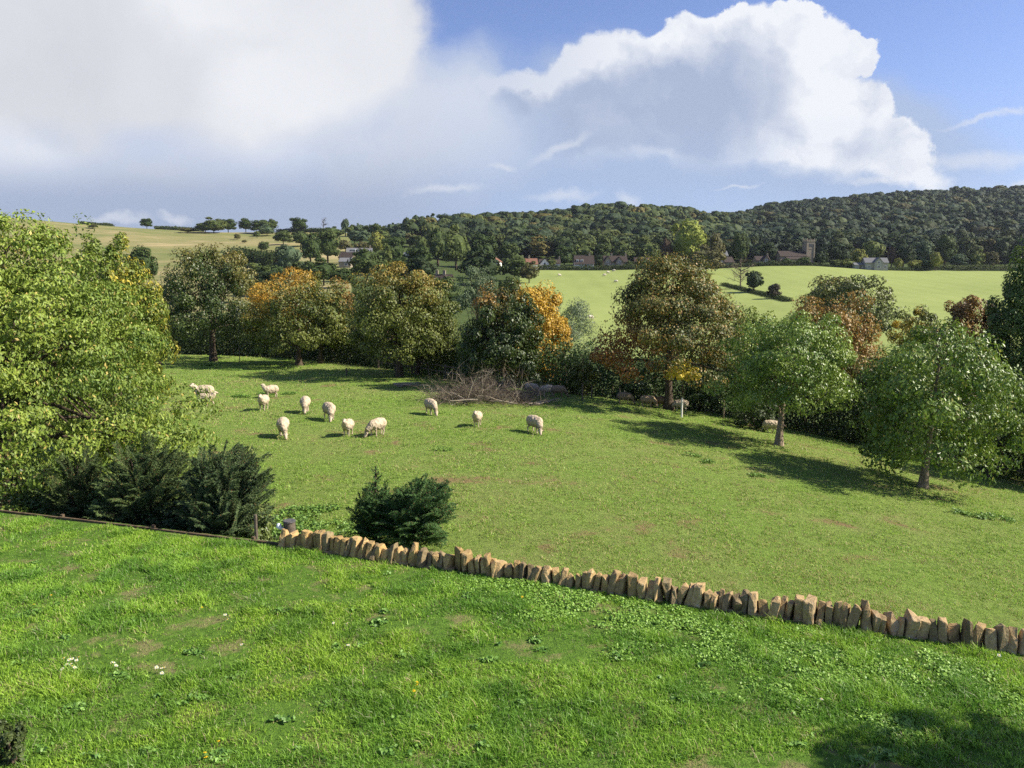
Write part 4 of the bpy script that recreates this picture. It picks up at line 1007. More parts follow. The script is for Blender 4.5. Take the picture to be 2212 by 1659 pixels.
# ------------------------------------------------------------------ dry stone wall
def wall():
    rng = np.random.default_rng(9)
    B, C = np.array(WB), np.array(WC); d = C - B; L = np.linalg.norm(d); d = d / L; nrm = np.array([-d[1], d[0]]); ang = math.atan2(d[1], d[0])
    LT = L + 5.0
    root = empty('dry_stone_wall', (B[0], B[1], 0), ang); tag(root, 'honey coloured dry stone wall topped with upright coping stones', 'wall')
    mb = MB(); n = int(LT / .22)
    def rock(hx, hy, hzt, k=30, pointy=.0, jag=.22):
        bm = bmesh.new(); P = rng.uniform(-1, 1, (k, 3)); P = np.sign(P) * np.abs(P) ** .35
        for p in P:
            s = 1 - pointy * max(0, p[2]) * (.4 + .6 * abs(p[1])); bm.verts.new((p[0] * hx * (1 - .25 * pointy * max(0, p[2])), p[1] * hy * s, p[2] * hzt))
        r = bmesh.ops.convex_hull(bm, input=bm.verts[:])
        bmesh.ops.delete(bm, geom=[v for v in bm.verts if not v.link_faces], context='VERTS')
        bmesh.ops.bevel(bm, geom=bm.edges[:], offset=min(hx, hy) * .16, segments=1, affect='EDGES', clamp_overlap=True)
        bmesh.ops.remove_doubles(bm, verts=bm.verts[:], dist=.004)
        bmesh.ops.triangulate(bm, faces=bm.faces[:]); bmesh.ops.subdivide_edges(bm, edges=bm.edges[:], cuts=1); bmesh.ops.triangulate(bm, faces=bm.faces[:])
        bm.verts.index_update()
        V = np.array([v.co[:] for v in bm.verts]); o = rng.uniform(0, 90)
        V = np.clip(V, [-hx, -hy, -hzt], [hx, hy, hzt])
        V = V + (np.stack([fbm(V * 14 + o + 7 * i, 3, 3) for i in range(3)], -1) - .5) * jag * min(hx, hy)
        Ft = [[v.index for v in f.verts] for f in bm.faces]; bm.free()
        return V, np.array([f for f in Ft if len(f) == 3])
    # courses of the wall body reaching down to the paddock
    for row in range(7):
        x = -.1
        while x < LT:
            w = rng.uniform(.16, .34); V, Fq = rock(w * .5, .17, .12, 16)
            mb.add(V + np.array([x + w / 2, .12 + rng.uniform(-.02, .02) + (.05 if row else 0), -.07 - row * .19]), Fq); x += w * .93
    mb.build('wall_body', M['stone'], root)
    ws = rng.uniform(.08, .15, 99) * np.where(rng.uniform(0, 1, 99) < .12, 1.35, 1); ws *= (L + .45) / (ws.sum() * .985)
    x = 0.0; k = 0
    while k < 99:
        f = x / L; big = rng.uniform() < .12
        w = ws[k]; h = (.30 + .03 * math.sin(x * 2.1) + rng.uniform(-.075, .055)) * (1.15 if big else 1)
        if f < .25: h *= 1.05
        if k == 80: h = .42
        V, Fq = rock(w * .51, rng.uniform(.13, .19), h / 2 + .03, 26, rng.uniform(.1, .85), .6)
        a, b, c = rng.normal(0, .14), rng.normal(.02, .11), rng.normal(0, .22)
        Rm = np.array(Matrix.Rotation(c, 3, 'Z') @ Matrix.Rotation(a, 3, 'X') @ Matrix.Rotation(b, 3, 'Y'))
        me = newmesh('coping_stone', V @ Rm.T, [Fq])
        o = link('coping_stone', me, M['stone'], root, (x + w / 2, .10 + rng.uniform(-.03, .04), h / 2 - .02))
        q = rng.uniform(.74, 1.28); warm = max(0, .9 - f * 1.1) + rng.uniform(-.35, .3)
        g = rng.uniform() < .14
        o.color = (q * (1.0 + .06 * warm), q * (.99), q * (1.05 - .22 * warm), 1) if not g else (q * .62, q * .66, q * .74, 1)
        x += w * .985; k += 1
    far = MB()
    while x < LT:
        w = rng.uniform(.09, .15); h = .30 + rng.uniform(-.07, .05); V, Fq = rock(w * .51, rng.uniform(.13, .19), h / 2 + .03, 26, rng.uniform(.1, .85), .6)
        far.add(V + np.array([x + w / 2, .10, h / 2 - .02]), Fq); x += w * .985
    o = far.build('coping', M['stone'], root); o['kind'] = 'stuff'
wall()
def edging():
    A = np.array(flat(-60, 1100)); B = np.array(WB)
    mb = MB(); d = B - A; L = np.linalg.norm(d); ang = math.atan2(d[1], d[0])
    root = empty('timber_edging', (A[0], A[1], 0), ang); tag(root, 'old brown timber edging board along the lawn below the conifers', 'edging board')
    x = 0; i = 0
    while x < L - .1:
        l = min(2.4, L - x); b = MB(); b.box((x + l / 2, .06, -.02 + .008 * (i % 2)), (l / 2 - .01, .025, .055)); b.box((x + .05, .12, -.05), (.03, .03, .13)); b.build('board', M['wood_old'], root); x += l; i += 1
edging()
def gatepost():
    x, y = flat(626, 1166, 0.0); u, v = slope(626, 1150); y = WB[1] + .45; x = u * y
    root = empty('timber_post', (x, y, 0)); tag(root, 'short round timber post with a dark cap at the left end of the stone wall', 'post')
    mb = MB(); mb.tube([(0, 0, -1.2), (0, 0, .2), (0, 0, .34)], [.12, .115, .11], 14); mb.build('shaft', M['post'], root, True)
    c = MB(); c.tube([(0, 0, .34), (0, 0, .345), (0, 0, .37), (0, 0, .375)], [.0, .125, .12, .0], 14); c.build('cap', M['cap'], root)
    ins = MB(); ins.tube([(-.10, -.02, .20), (-.17, -.03, .22), (-.20, -.04, .26), (-.19, -.04, .31), (-.18, -.04, .32)], [.02, .04, .055, .04, .0], 10)
    o = ins.build('white_insulator', M['white_china'], root, True)
gatepost()
# ------------------------------------------------------------------ flowers
def flower_mesh(kind, rng):
    mb = MB(); n = 11 if kind == 'daisy' else 16; r = .024 if kind == 'daisy' else .020
    pc = (.82, .82, .78) if kind == 'daisy' else (.85, .62, .02); cc_ = (.8, .55, .03) if kind == 'daisy' else (.75, .45, .02); h = .10
    for i in range(n):
        a = 6.283 * i / n; b = .30 / n * 6.283; R1 = r * rng.uniform(.85, 1.1)
        mb.add([(0, 0, h), (math.cos(a - b) * R1, math.sin(a - b) * R1, h + .004), (math.cos(a) * R1 * 1.15, math.sin(a) * R1 * 1.15, h + .002), (math.cos(a + b) * R1, math.sin(a + b) * R1, h + .004)], [(0, 1, 2, 3)], pc)
    mb.tube([(0, 0, h - .002), (0, 0, h + .006), (0, 0, h + .009)], [.009, .009, .001], 8, cc_)
    mb.tube([(0, 0, 0), (.006, 0, h * .5), (0, 0, h)], [.0025, .002, .002], 4, (.10, .2, .03))
    return mb.mesh(kind)
def petal():
    m, nt = nodes('petals'); at = nd(nt, 'ShaderNodeAttribute', attribute_name='col'); surf(nt, at.outputs['Color'], .6, .2, transl=.25); return m
M['petal'] = petal()
def flowers():
    rng = np.random.default_rng(12)
    F_ = {k: flower_mesh(k, rng) for k in ('daisy', 'dandelion')}
    for m_ in F_.values(): m_.materials.append(M['petal'])
    sets = [('daisy', 'white daisy in the dense cluster at the lower left of the lawn', 'daisy cluster at lower left', [(141, 1419), (149, 1418), (156, 1419), (163, 1421), (170, 1418), (150, 1429), (157, 1430), (141, 1437), (148, 1438), (155, 1438)]),
            ('daisy', 'white daisy of the small pair right of the dense cluster', 'pair of daisies', [(236, 1428), (243, 1433)]),
            ('daisy', 'white daisy of the loose group below and right of the pair', 'loose daisy group', [(334, 1435), (345, 1441), (353, 1440), (347, 1447)]),
            ('daisy', 'white daisy in the row of three upper left of centre', 'row of three daisies', [(485, 1324), (492, 1329), (497, 1334)]),
            ('daisy', 'lone pale daisy on the lawn left of centre', None, [(523, 1387)]),
            ('daisy', 'large white daisy of the trio below the left half of the wall', 'trio of larger daisies', [(720, 1341), (758, 1327), (756, 1344)]),
            ('daisy', 'single white daisy below the trio of larger ones', None, [(750, 1391)]),
            ('daisy', 'single white daisy alone on the right half of the lawn', None, [(1772, 1507)]),
            ('daisy', 'white daisy at the foot of the wall near the right edge', None, [(2155, 1411)]),
            ('dandelion', 'yellow dandelion at the far left of the lawn', None, [(72, 1306)]),
            ('dandelion', 'yellow dandelion behind the far left one', None, [(108, 1286)]),
            ('dandelion', 'orange-yellow dandelion in the middle left of the lawn', None, [(432, 1310)]),
            ('dandelion', 'yellow dandelion near the wall left of the grass tuft', None, [(1128, 1286)]),
            ('dandelion', 'brightest yellow dandelion in the centre foreground', None, [(908, 1477)]),
            ('dandelion', 'yellow dandelion beside the brightest one', 'dandelions beside the brightest one', [(896, 1472), (892, 1487)]),
            ('dandelion', 'yellow dandelion low in the foreground left of centre', 'low foreground dandelions', [(471, 1601), (437, 1626), (448, 1634)])]
    for kind, lab, grp, pts in sets:
        for (px, py) in pts:
            x, y = flat(px, py, .10)
            o = link(kind, F_[kind], None, None, (x, y, hz(x, y) - .01)); s = rng.uniform(.75, 1.05) * (1.15 if 'larger' in lab or 'brightest yellow' in lab else 1); o.scale = (s, s, 1.0)
            o.rotation_euler = (rng.uniform(.15, .5), rng.normal(0, .1), rng.uniform(0, 6)); tag(o, lab, kind, grp)
flowers()
# ------------------------------------------------------------------ brushwood
def brush():
    rng = np.random.default_rng(14)
    xc, yc = hit(1040, 868); root_z = hz(xc, yc)
    Lx = 198 * yc / F / 2
    mb = MB()
    def twig(p, d, L, r, c, sides=3):
        n = 5; t = np.linspace(0, 1, n)[:, None]; bend = rng.normal(0, .14, 3) * L
        pts = p + d * L * t + bend * (t ** 2) + rng.normal(0, .02 * L, (n, 3)) * t
        zg = -.05 + H(pts[:, 0] + xc, pts[:, 1] + yc) - root_z; pts[:, 2] = np.maximum(pts[:, 2], zg + .02)
        mb.tube(pts, r * (1 - .8 * t[:, 0]), sides, c); return pts
    for i in range(620):
        a = rng.uniform(-1, 1); X = a * Lx; Y = rng.normal(0, .9) + .6
        hmax = (.75 - .4 * max(0, a) - .15 * (a < -.6)) * (1 - abs(a) ** 3)
        zb = H(np.array([X + xc]), np.array([Y + yc]))[0] - root_z
        p = np.array([X, Y, zb + rng.uniform(0, hmax * .65)])
        d = unit(np.array([rng.normal(.2, .8), rng.normal(-.1, .7), abs(rng.normal(.22, .3))])); L = rng.uniform(.5, 1.6)
        k = rng.uniform(0, 1); c = np.array([.09, .07, .05]) * (1 - k) + np.array([.25, .205, .15]) * k
        if rng.uniform() < .08: c = np.array([.42, .36, .27])
        P = twig(p, d, L, rng.uniform(.008, .02), c)
        for j in range(9):
            q = P[rng.integers(1, 5)]; twig(q, unit(d + rng.normal(0, .65, 3)), L * rng.uniform(.25, .6), rng.uniform(.004, .009), c * rng.uniform(.75, 1.15))
    for i in range(12):
        X = rng.uniform(-.7, .9) * Lx; p = np.array([X, rng.uniform(-1.3, -.2), .1]); p[2] = H(np.array([X + xc]), np.array([p[1] + yc]))[0] - root_z + rng.uniform(.05, .35)
        twig(p, unit(np.array([rng.uniform(-1, 1), rng.uniform(-.6, .1), rng.uniform(.0, .3)])), rng.uniform(1, 2.2), rng.uniform(.025, .045), np.array([.40, .34, .25]), 6)
    o = mb.build('brushwood_pile', M['twig'], None, False, (xc, yc, root_z)); tag(o, 'long heap of dead grey-brown branches at the far side of the paddock', 'brushwood pile')
    for (a, b, lab, nn) in (((855, 838), (912, 836), 'loose dead branches lying left of the brushwood pile', 6), ((1150, 878), (1215, 866), 'thin fallen branch trailing right of the brushwood pile', 3), ((1248, 852), (1262, 842), 'pale broken branch lying by the stakes', 3)):
        A, B_ = np.array(hit(*a)), np.array(hit(*b)); m = MB(); mid = (A + B_) / 2; z = hz(*mid)
        for i in range(nn):
            t = np.linspace(-.1 * i / nn, 1 - .12 * i / nn, 6)[:, None]; P2 = A + (B_ - A) * t + rng.normal(0, .12, (6, 2)); zz = H(P2[:, 0], P2[:, 1]) + .06 + .05 * rng.uniform(0, 1, 6) + .04 * i
            m.tube(np.column_stack([P2 - mid, zz - z]), np.linspace(.045, .012, 6), 5, (.30, .25, .19))
            for j in range(5):
                q = np.array([*(P2[rng.integers(1, 5)] - mid), .15]); m.tube([q, q + rng.normal(0, .25, 3) * [1, 1, .6] + [0, 0, .12]], [.012, .004], 3, (.25, .2, .15))
        o = m.build('fallen_branch', M['twig'], None, False, (mid[0], mid[1], z)); tag(o, lab, 'branch')
brush()
# ------------------------------------------------------------------ stakes, posts and fences
def stake(px, py, ytop, w, mat, label, cat='stake', name='wooden_stake', group=None, lean=0, D=None):
    if D is None: x, D = hit(px, py)
    x = slope(px, py)[0] * D; z = hz(x, D); h = CZ + slope(px, ytop)[1] * D - z
    mb = MB(); mb.tube([(0, 0, -.2), (lean * h * .5, 0, h * .5), (lean * h, 0, h), (lean * h, 0, h + .01)], [w, w, w * .95, 0.001], 7)
    o = mb.build(name, M[mat], None, False, (x, D, z)); tag(o, label, cat, group)
stake(1258, 866, 829, .045, 'post', 'grey timber stake standing right of the brushwood pile')
stake(1278, 860, 833, .04, 'post', 'thinner stake behind and right of the grey timber stake')
stake(1341, 864, 838, .03, 'post', 'leaning thin pole left of the two sheep in the shade', lean=-.12)
stake(749, 812, 795, .05, 'post', 'isolated short post in the grass right of the three chestnut trunks')
stake(518, 787, 745, .03, 'post', 'thin tall post right of the tall dark chestnut trunk')
stake(919, 793, 778, .06, 'bark_pale', 'pale post among the trunks', D=70) if False else None
stake(1448, 884, 862, .035, 'post', 'short pale stake just left of the golden sapling')
stake(1563, 905, 865, .03, 'bark_pale', 'thin bare pole in the shade behind the pale walnut')
stake(554, 1165, 1112, .035, 'post', 'old fence post in the shrubs at the right end of the timber edging', D=WB[1] + .5, cat='post', name='fence_post')
def fence(label, pts, h, sp, rails, seed, wire=False):
    pts = np.array(pts, float); seg = np.linalg.norm(np.diff(pts, axis=0), axis=1); T = np.concatenate([[0], np.cumsum(seg)]); rng = np.random.default_rng(seed)
    o0 = np.array([*pts[0], hz(*pts[0])]); root = empty('post_and_rail_fence', tuple(o0)); tag(root, label, 'fence')
    n = int(T[-1] / sp) + 1; t = np.linspace(0, T[-1], n); X = np.interp(t, T, pts[:, 0]); Y = np.interp(t, T, pts[:, 1]); Z = H(X, Y)
    for i in range(n):
        b = MB(); b.box((0, 0, h / 2 - .2), (.055, .055, h / 2 + .2)); b.build('post', M['post'], root, False, (X[i] - o0[0], Y[i] - o0[1], Z[i] - o0[2]))
    for r in rails:
        for i in range(n - 1):
            b = MB(); b.tube([(X[i] - o0[0], Y[i] - o0[1] - .07, Z[i] + r - o0[2]), (X[i + 1] - o0[0], Y[i + 1] - o0[1] - .07, Z[i + 1] + r - o0[2])], [.045, .045], 4); b.build('rail', M['post'], root)
fence('dark post and rail fence below the thicket at the right side of the paddock', [bpt(p, .9) for p in (1930, 2060, 2212, 2400)], 1.15, 1.9, (.55, 1.0), 5)
fence('weathered post and rail fence behind the middle chestnuts left of the brushwood', [bpt(p, 1.2) for p in (820, 880, 940, 1000)], 1.05, 2.1, (.5, .9), 6)
# ------------------------------------------------------------------ sheep
def sheep_mesh(pose):
    """one continuous animal: body, neck, head, ears, tail and four jointed legs"""
    P = []   # spheres (x, y, z, rx, ry, rz)
    def cap(a, ra, b, rb, n=7):
        a, b = np.array(a, float), np.array(b, float)
        for t in np.linspace(0, 1, n): c = a + (b - a) * t; r = ra + (rb - ra) * t; P.append((*c, r, r, r))
    P += [(0, 0, .60, .47, .30, .27), (.25, 0, .60, .26, .26, .27), (-.27, 0, .605, .28, .285, .275), (0, 0, .52, .40, .27, .24), (-.05, 0, .68, .38, .24, .22)]
    if pose['head'] == 'graze':
        nx, nz, hx, hzz = .60, .42, .70, .20; hd = np.array([.45, 0, -.9])
    elif pose['head'] == 'low':
        nx, nz, hx, hzz = .62, .60, .78, .55; hd = np.array([.9, 0, -.35])
    else:
        nx, nz, hx, hzz = .53, .80, .60, .93; hd = np.array([.95, 0, -.3])
    yaw = pose.get('yaw', 0); ca, sa = math.cos(yaw), math.sin(yaw)
    base = np.array([.36, 0, .64])
    def ry(p): d = np.array(p) - base; return base + np.array([d[0] * ca - d[1] * sa * 1, d[0] * sa + d[1] * ca, d[2]])
    hd = unit(np.array([hd[0] * ca, hd[0] * sa, hd[2]])) if pose['head'] != 'up' else unit(np.array([math.cos(yaw * 1.6) * .95, math.sin(yaw * 1.6) * .95, -.3]))
    n1 = ry((nx, 0, nz)) if pose['head'] != 'up' else base + np.array([.15 * ca, .15 * sa, .17]); h0 = ry((hx, 0, hzz)) if pose['head'] != 'up' else base + np.array([.2 * ca, .2 * sa, .30])
    cap(base, .20, n1, .145); cap(n1, .12, h0, .09)
    cap(h0, .088, h0 + hd * .10, .072); cap(h0 + hd * .10, .07, h0 + hd * .20, .047)
    sd = unit(np.cross(hd, [0, 0, 1.]))
    for s in (-1, 1):
        e0 = h0 - hd * .01 + sd * s * .075 + np.array([0, 0, .02]); e1 = e0 + sd * s * .10 + np.array([0, 0, -.015]); cap(e0, .028, e1, .016, 6)
    cap((-.50, 0, .62), .05, (-.54, 0, .42), .035)
    st = pose.get('stride', 0)
    for (x, y, k) in ((.28, .12, 1), (.28, -.12, -1)):
        f = st * k; cap((x, y, .48), .085, (x + f * .10, y, .30), .05); cap((x + f * .10, y, .30), .042, (x + f * .22, y, .05), .03); cap((x + f * .22, y, .05), .033, (x + f * .22 + .03, y, .028), .033, 3)
    for (x, y, k) in ((-.32, .125, -1), (-.32, -.125, 1)):
        f = st * k; cap((x, y, .50), .115, (x + .05 + f * .08, y, .34), .07); cap((x + .05 + f * .08, y, .34), .058, (x - .05 + f * .18, y, .23), .04); cap((x - .05 + f * .18, y, .23), .036, (x - .02 + f * .24, y, .05), .03); cap((x - .02 + f * .24, y, .05), .033, (x + .01 + f * .24, y, .028), .033, 3)
    bm = bmesh.new()
    for (x, y, z, a, b, c) in P:
        bmesh.ops.create_icosphere(bm, subdivisions=2, radius=1, matrix=Matrix.Translation((x, y, z)) @ Matrix.Diagonal((a, b, c, 1)))
    me = bpy.data.meshes.new('tmp'); bm.to_mesh(me); bm.free()
    o = bpy.data.objects.new('tmp', me); COL.objects.link(o)
    md = o.modifiers.new('r', 'REMESH'); md.mode = 'VOXEL'; md.voxel_size = .017
    s2 = o.modifiers.new('s', 'SMOOTH'); s2.iterations = 3
    dg = bpy.context.evaluated_depsgraph_get(); m2 = bpy.data.meshes.new_from_object(o.evaluated_get(dg)); bpy.data.objects.remove(o); bpy.data.meshes.remove(me)
    n = len(m2.vertices); V = np.empty(n * 3, np.float32); m2.vertices.foreach_get('co', V); V = V.reshape(-1, 3).astype(float)
    N = np.empty(n * 3, np.float32); m2.vertices.foreach_get('normal', N); N = N.reshape(-1, 3)
    dh = np.linalg.norm(V - (h0 + hd * .08), axis=1); face = sst(.19, .13, dh); leg = sst(.36, .28, V[:, 2]) * (1 - sst(.3, .5, np.abs(V[:, 0] - h0[0]) * 0 + dh * 0))
    leg = np.where(dh < .3, 0, leg); wool = (1 - face) * (1 - leg)
    V = V + N * ((fbm(V * 15, 3, 3) - .5) * .055 * wool)[:, None]
    q = [p.vertices[:] for p in m2.polygons]; q4 = np.array([p for p in q if len(p) == 4]); q3 = np.array([p for p in q if len(p) == 3]) if any(len(p) == 3 for p in q) else np.zeros((0, 3), int)
    bpy.data.meshes.remove(m2)
    k = fbm(V * 6, 8, 3)[:, None]
    wc = np.array([.50, .40, .275]) * (1 - k) + np.array([.66, .555, .40]) * k
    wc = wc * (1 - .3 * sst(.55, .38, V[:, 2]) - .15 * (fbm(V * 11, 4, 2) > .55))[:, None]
    fc = np.array(pose.get('face', (.62, .50, .38))); c = wc * wool[:, None] + fc * face[:, None] + np.array([.62, .50, .38]) * (leg * (1 - face))[:, None]
    tip = sst(.055, .03, np.linalg.norm(V - (h0 + hd * .245), axis=1))[:, None]; c = c * (1 - tip) + np.array([.16, .12, .10]) * tip
    hoof = (V[:, 2] < .045)[:, None]; c = np.where(hoof, np.array([.10, .08, .06]), c)
    me = newmesh('sheep', V, [q4, q3], c, True); me.materials.append(M['fleece'])
    zt = V[:, 2].max(); return me, zt, (h0 + hd * .06, hd, sd)
SM = {k: sheep_mesh(v) for k, v in dict(
    graze=dict(head='graze'), graze_l=dict(head='graze', yaw=.45, stride=.35), graze_r=dict(head='graze', yaw=-.45, stride=-.3),
    stand=dict(head='up'), stand_l=dict(head='up', yaw=.75), stand_r=dict(head='up', yaw=-.75), walk=dict(head='up', stride=1.0, yaw=.1),
    walk_dark=dict(head='low', stride=.8, face=(.10, .075, .06))).items()}
def sheep(px, py, ytop, pose, face, label, group=None, colr=(1, 1, 1), D=None):
    """face: heading in degrees, 0 = right, -90 = towards the viewer"""
    me, zt, (hc, hd, sd) = SM[pose]
    if D is None: x, D = hit(px, py)
    x = slope(px, py)[0] * D; z = hz(x, D)
    D += .18; x = slope(px, py)[0] * D; z = hz(x, D)
    want = CZ + slope(px, ytop)[1] * D - z; s = 1.06 * min(1.3, max(.72, want / zt))
    root = empty('sheep', (x, D, z - .01), R(face)); root.scale = (s, s, s); tag(root, label, 'sheep', group)
    b = link('body', me, None, root); b.color = (*colr, 1)
    for k in (-1, 1):
        e = MB(); bm = bmesh.new(); bmesh.ops.create_icosphere(bm, subdivisions=1, radius=.011); vv = np.array([v.co[:] for v in bm.verts]); ff = [[v.index for v in f.verts] for f in bm.faces]; bm.free()
        e.add(vv + hc + sd * k * .066 + np.array([0, 0, .018]), ff); e.build('eye', M['glass'], root)
    print('sheep', px, 'D %.1f s %.2f' % (D, want / zt))
sheep(441, 868, 828, 'stand_l', 192, 'sheep standing side on with its head up behind the walking one at far left')
sheep(446, 879, 846, 'walk', 4, 'sheep walking right in front of another at the far left')
sheep(586, 860, 829, 'stand_r', 220, 'sheep with its head up standing behind the front facing one on the left')
sheep(570, 887, 850, 'stand', 272, 'sheep facing the viewer with its head up below the one looking left')
sheep(660, 892, 857, 'graze', 282, 'grazing sheep in the middle of the left group, seen from the front')
sheep(712, 908, 870, 'graze_r', 300, 'grazing sheep right of the middle of the left group, its body turned right')
sheep(612, 945, 903, 'graze_l', 282, 'grazing sheep lowest and leftmost of the front row of three')
sheep(752, 943, 902, 'stand', 266, 'sheep facing the viewer with its head up in the middle of the front row')
sheep(816, 943, 904, 'graze_r', 238, 'grazing sheep turned to the left at the right of the front row')
sheep(931, 896, 862, 'graze', 300, 'lone grazing sheep below the loose branches left of the brushwood')
sheep(1031, 922, 886, 'stand', 262, 'lone sheep facing the viewer below the brushwood pile')
sheep(1155, 936, 898, 'graze_r', 305, 'lone grazing sheep rightmost in the open grass')
sheep(1148, 853, 832, 'graze', -25, 'sunlit sheep grazing rightwards at the end of the brushwood pile')
sheep(1182, 857, 841, 'graze', 200, 'small sheep grazing between the sunlit one and the dark one')
sheep(1205, 858, 839, 'graze', 10, 'dark shaded sheep right of the brushwood pile', colr=(.55, .5, .45))  # fleece tint darkened to carry the tree shade
sheep(1348, 873, 850, 'graze', -8, 'shaded sheep grazing alone in front of the ivy bush', colr=(.62, .55, .5))  # brownish tint is shade put into the fleece colour
sheep(1398, 880, 859, 'graze', -20, 'shaded sheep with a white face left of the largest chestnut trunk', colr=(.7, .64, .58))  # shade painted in: whole animal tinted darker
sheep(1427, 882, 861, 'graze', 172, 'dark sheep grazing nose to nose beside the white faced one', colr=(.42, .36, .32))  # shade put into the fleece, darkest tint of the group
sheep(1471, 890, 868, 'graze', 160, 'sheep partly hidden behind the white tree guard')
sheep(1664, 936, 911, 'walk_dark', -12, 'sheep with a dark face walking right towards the pale walnut')
def far_sheep():
    for (px, py, a, lab) in ((1208, 597, 20, 'tiny white sheep at the left of the far field'), (1306, 597, 190, 'tiny white sheep left of the pair high in the far field'), (1313, 591, 10, 'tiny white sheep second highest in the far field'), (1326, 587, 150, 'tiny white sheep highest in the far field below the hedge'),
                             (1331, 611, 170, 'tiny white sheep in the middle of the far field'), (1276, 690, 30, 'tiny white sheep lowest in the far field'), (1378, 597, 10, 'tiny white sheep beside the largest chestnut crown in the far field')):
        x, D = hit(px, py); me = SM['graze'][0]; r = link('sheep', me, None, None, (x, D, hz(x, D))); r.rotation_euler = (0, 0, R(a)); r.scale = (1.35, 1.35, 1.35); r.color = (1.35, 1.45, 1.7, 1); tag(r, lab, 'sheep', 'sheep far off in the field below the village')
far_sheep()
# ------------------------------------------------------------------ sky, sun, camera
SUN_EL, SUN_AZ = 38.0, -4.0      # azimuth measured from +X towards +Y
sdir = Vector((math.cos(R(SUN_EL)) * math.cos(R(SUN_AZ)), math.cos(R(SUN_EL)) * math.sin(R(SUN_AZ)), math.sin(R(SUN_EL))))
L = bpy.data.lights.new('sun', 'SUN'); L.energy = 5.0; L.angle = R(.5); L.color = (1, .92, .79)
lo = bpy.data.objects.new('sun', L); COL.objects.link(lo); lo.rotation_euler = sdir.to_track_quat('Z', 'Y').to_euler(); lo.location = (40, 0, 60)
def sky():
    w = bpy.data.worlds.new('World'); sc.world = w; w.use_nodes = True; nt = w.node_tree; nt.nodes.clear()
    st = nd(nt, 'ShaderNodeTexSky', sky_type='NISHITA', sun_disc=False, sun_elevation=R(SUN_EL), sun_rotation=R(90 - SUN_AZ), altitude=100, air_density=1.0, dust_density=.6, ozone_density=1.6)
    base = mixc(nt, 1.0, st.outputs[0], SKYG, 'MULTIPLY')
    tc = nt.nodes.new('ShaderNodeTexCoord').outputs['Generated']
    sp = nt.nodes.new('ShaderNodeSeparateXYZ'); nt.links.new(tc, sp.inputs[0])
    yy = mth(nt, 'MAXIMUM', sp.outputs[1], .08)
    u = mth(nt, 'DIVIDE', sp.outputs[0], yy); v = mth(nt, 'DIVIDE', sp.outputs[2], yy)
    cb = nt.nodes.new('ShaderNodeCombineXYZ'); nt.links.new(u, cb.inputs[0]); nt.links.new(v, cb.inputs[1]); uv = cb.outputs[0]
    def warp(scale, amt, detail=6, off=0, rough=.6):
        mp = nd(nt, 'ShaderNodeMapping'); mp.inputs['Location'].default_value = (off, off * .7, off); nt.links.new(uv, mp.inputs[0])
        n = nd(nt, 'ShaderNodeTexNoise', _Scale=scale, _Detail=detail, _Roughness=rough); nt.links.new(mp.outputs[0], n.inputs['Vector'])
        s = nd(nt, 'ShaderNodeVectorMath', operation='SUBTRACT'); nt.links.new(n.outputs['Color'], s.inputs[0]); s.inputs[1].default_value = (.5, .5, .5)
        k = nd(nt, 'ShaderNodeVectorMath', operation='SCALE'); nt.links.new(s.outputs[0], k.inputs[0]); k.inputs['Scale'].default_value = amt
        return k.outputs[0]
    def vadd(a, b):
        s = nd(nt, 'ShaderNodeVectorMath', operation='ADD'); nt.links.new(a, s.inputs[0]); nt.links.new(b, s.inputs[1]); return s.outputs[0]
    flatz = nd(nt, 'ShaderNodeVectorMath', operation='MULTIPLY'); flatz.inputs[1].default_value = (1, 1, 0)
    def wuv(*ws):
        p = uv
        for q in ws: p = vadd(p, q)
        f = nd(nt, 'ShaderNodeVectorMath', operation='MULTIPLY'); f.inputs[1].default_value = (1, 1, 0); nt.links.new(p, f.inputs[0]); return f.outputs[0]
    P_soft = wuv(warp(2.0, .26, 3, 3, .5), warp(6, .11, 7, 5, .62))
    P_crisp = wuv(warp(3.6, .15, 4, 1), warp(10, .085, 9, 7, .66))
    P_wisp = wuv(warp(4, .05, 4, 2), warp(14, .045, 8, 9, .65))
    def ell(P, px, py, rx, ry, rot=0):
        a, b = slope(px, py)
        m = nd(nt, 'ShaderNodeMapping', vector_type='TEXTURE'); m.inputs['Location'].default_value = (a, b, 0); m.inputs['Rotation'].default_value = (0, 0, R(rot)); m.inputs['Scale'].default_value = (rx / F, ry / F, 1)
        nt.links.new(P, m.inputs[0])
        l = nd(nt, 'ShaderNodeVectorMath', operation='LENGTH'); nt.links.new(m.outputs[0], l.inputs[0])
        return mth(nt, 'SUBTRACT', 1.0, l.outputs['Value'])
    def union(lst, k=.25):
        r = lst[0]
        for q in lst[1:]:
            m = nd(nt, 'ShaderNodeMath', operation='SMOOTH_MAX'); nt.links.new(r, m.inputs[0]); nt.links.new(q, m.inputs[1]); m.inputs[2].default_value = k; r = m.outputs[0]
        return r
    def ss(x, lo_, hi_):
        m = nd(nt, 'ShaderNodeMapRange', interpolation_type='SMOOTHSTEP'); nt.links.new(x, m.inputs[0]); m.inputs[1].default_value = lo_; m.inputs[2].default_value = hi_; return m.outputs[0]
    def ssv(x, lo_, hi_):
        m = nd(nt, 'ShaderNodeMapRange', interpolation_type='SMOOTHSTEP'); nt.links.new(x, m.inputs[0]); m.inputs[1].default_value = lo_; nt.links.new(hi_, m.inputs[2]); return m.outputs[0]
    def off(p, dx, dy):
        a = nd(nt, 'ShaderNodeVectorMath', operation='ADD'); nt.links.new(p, a.inputs[0]); a.inputs[1].default_value = (dx, dy, 0); return a.outputs[0]
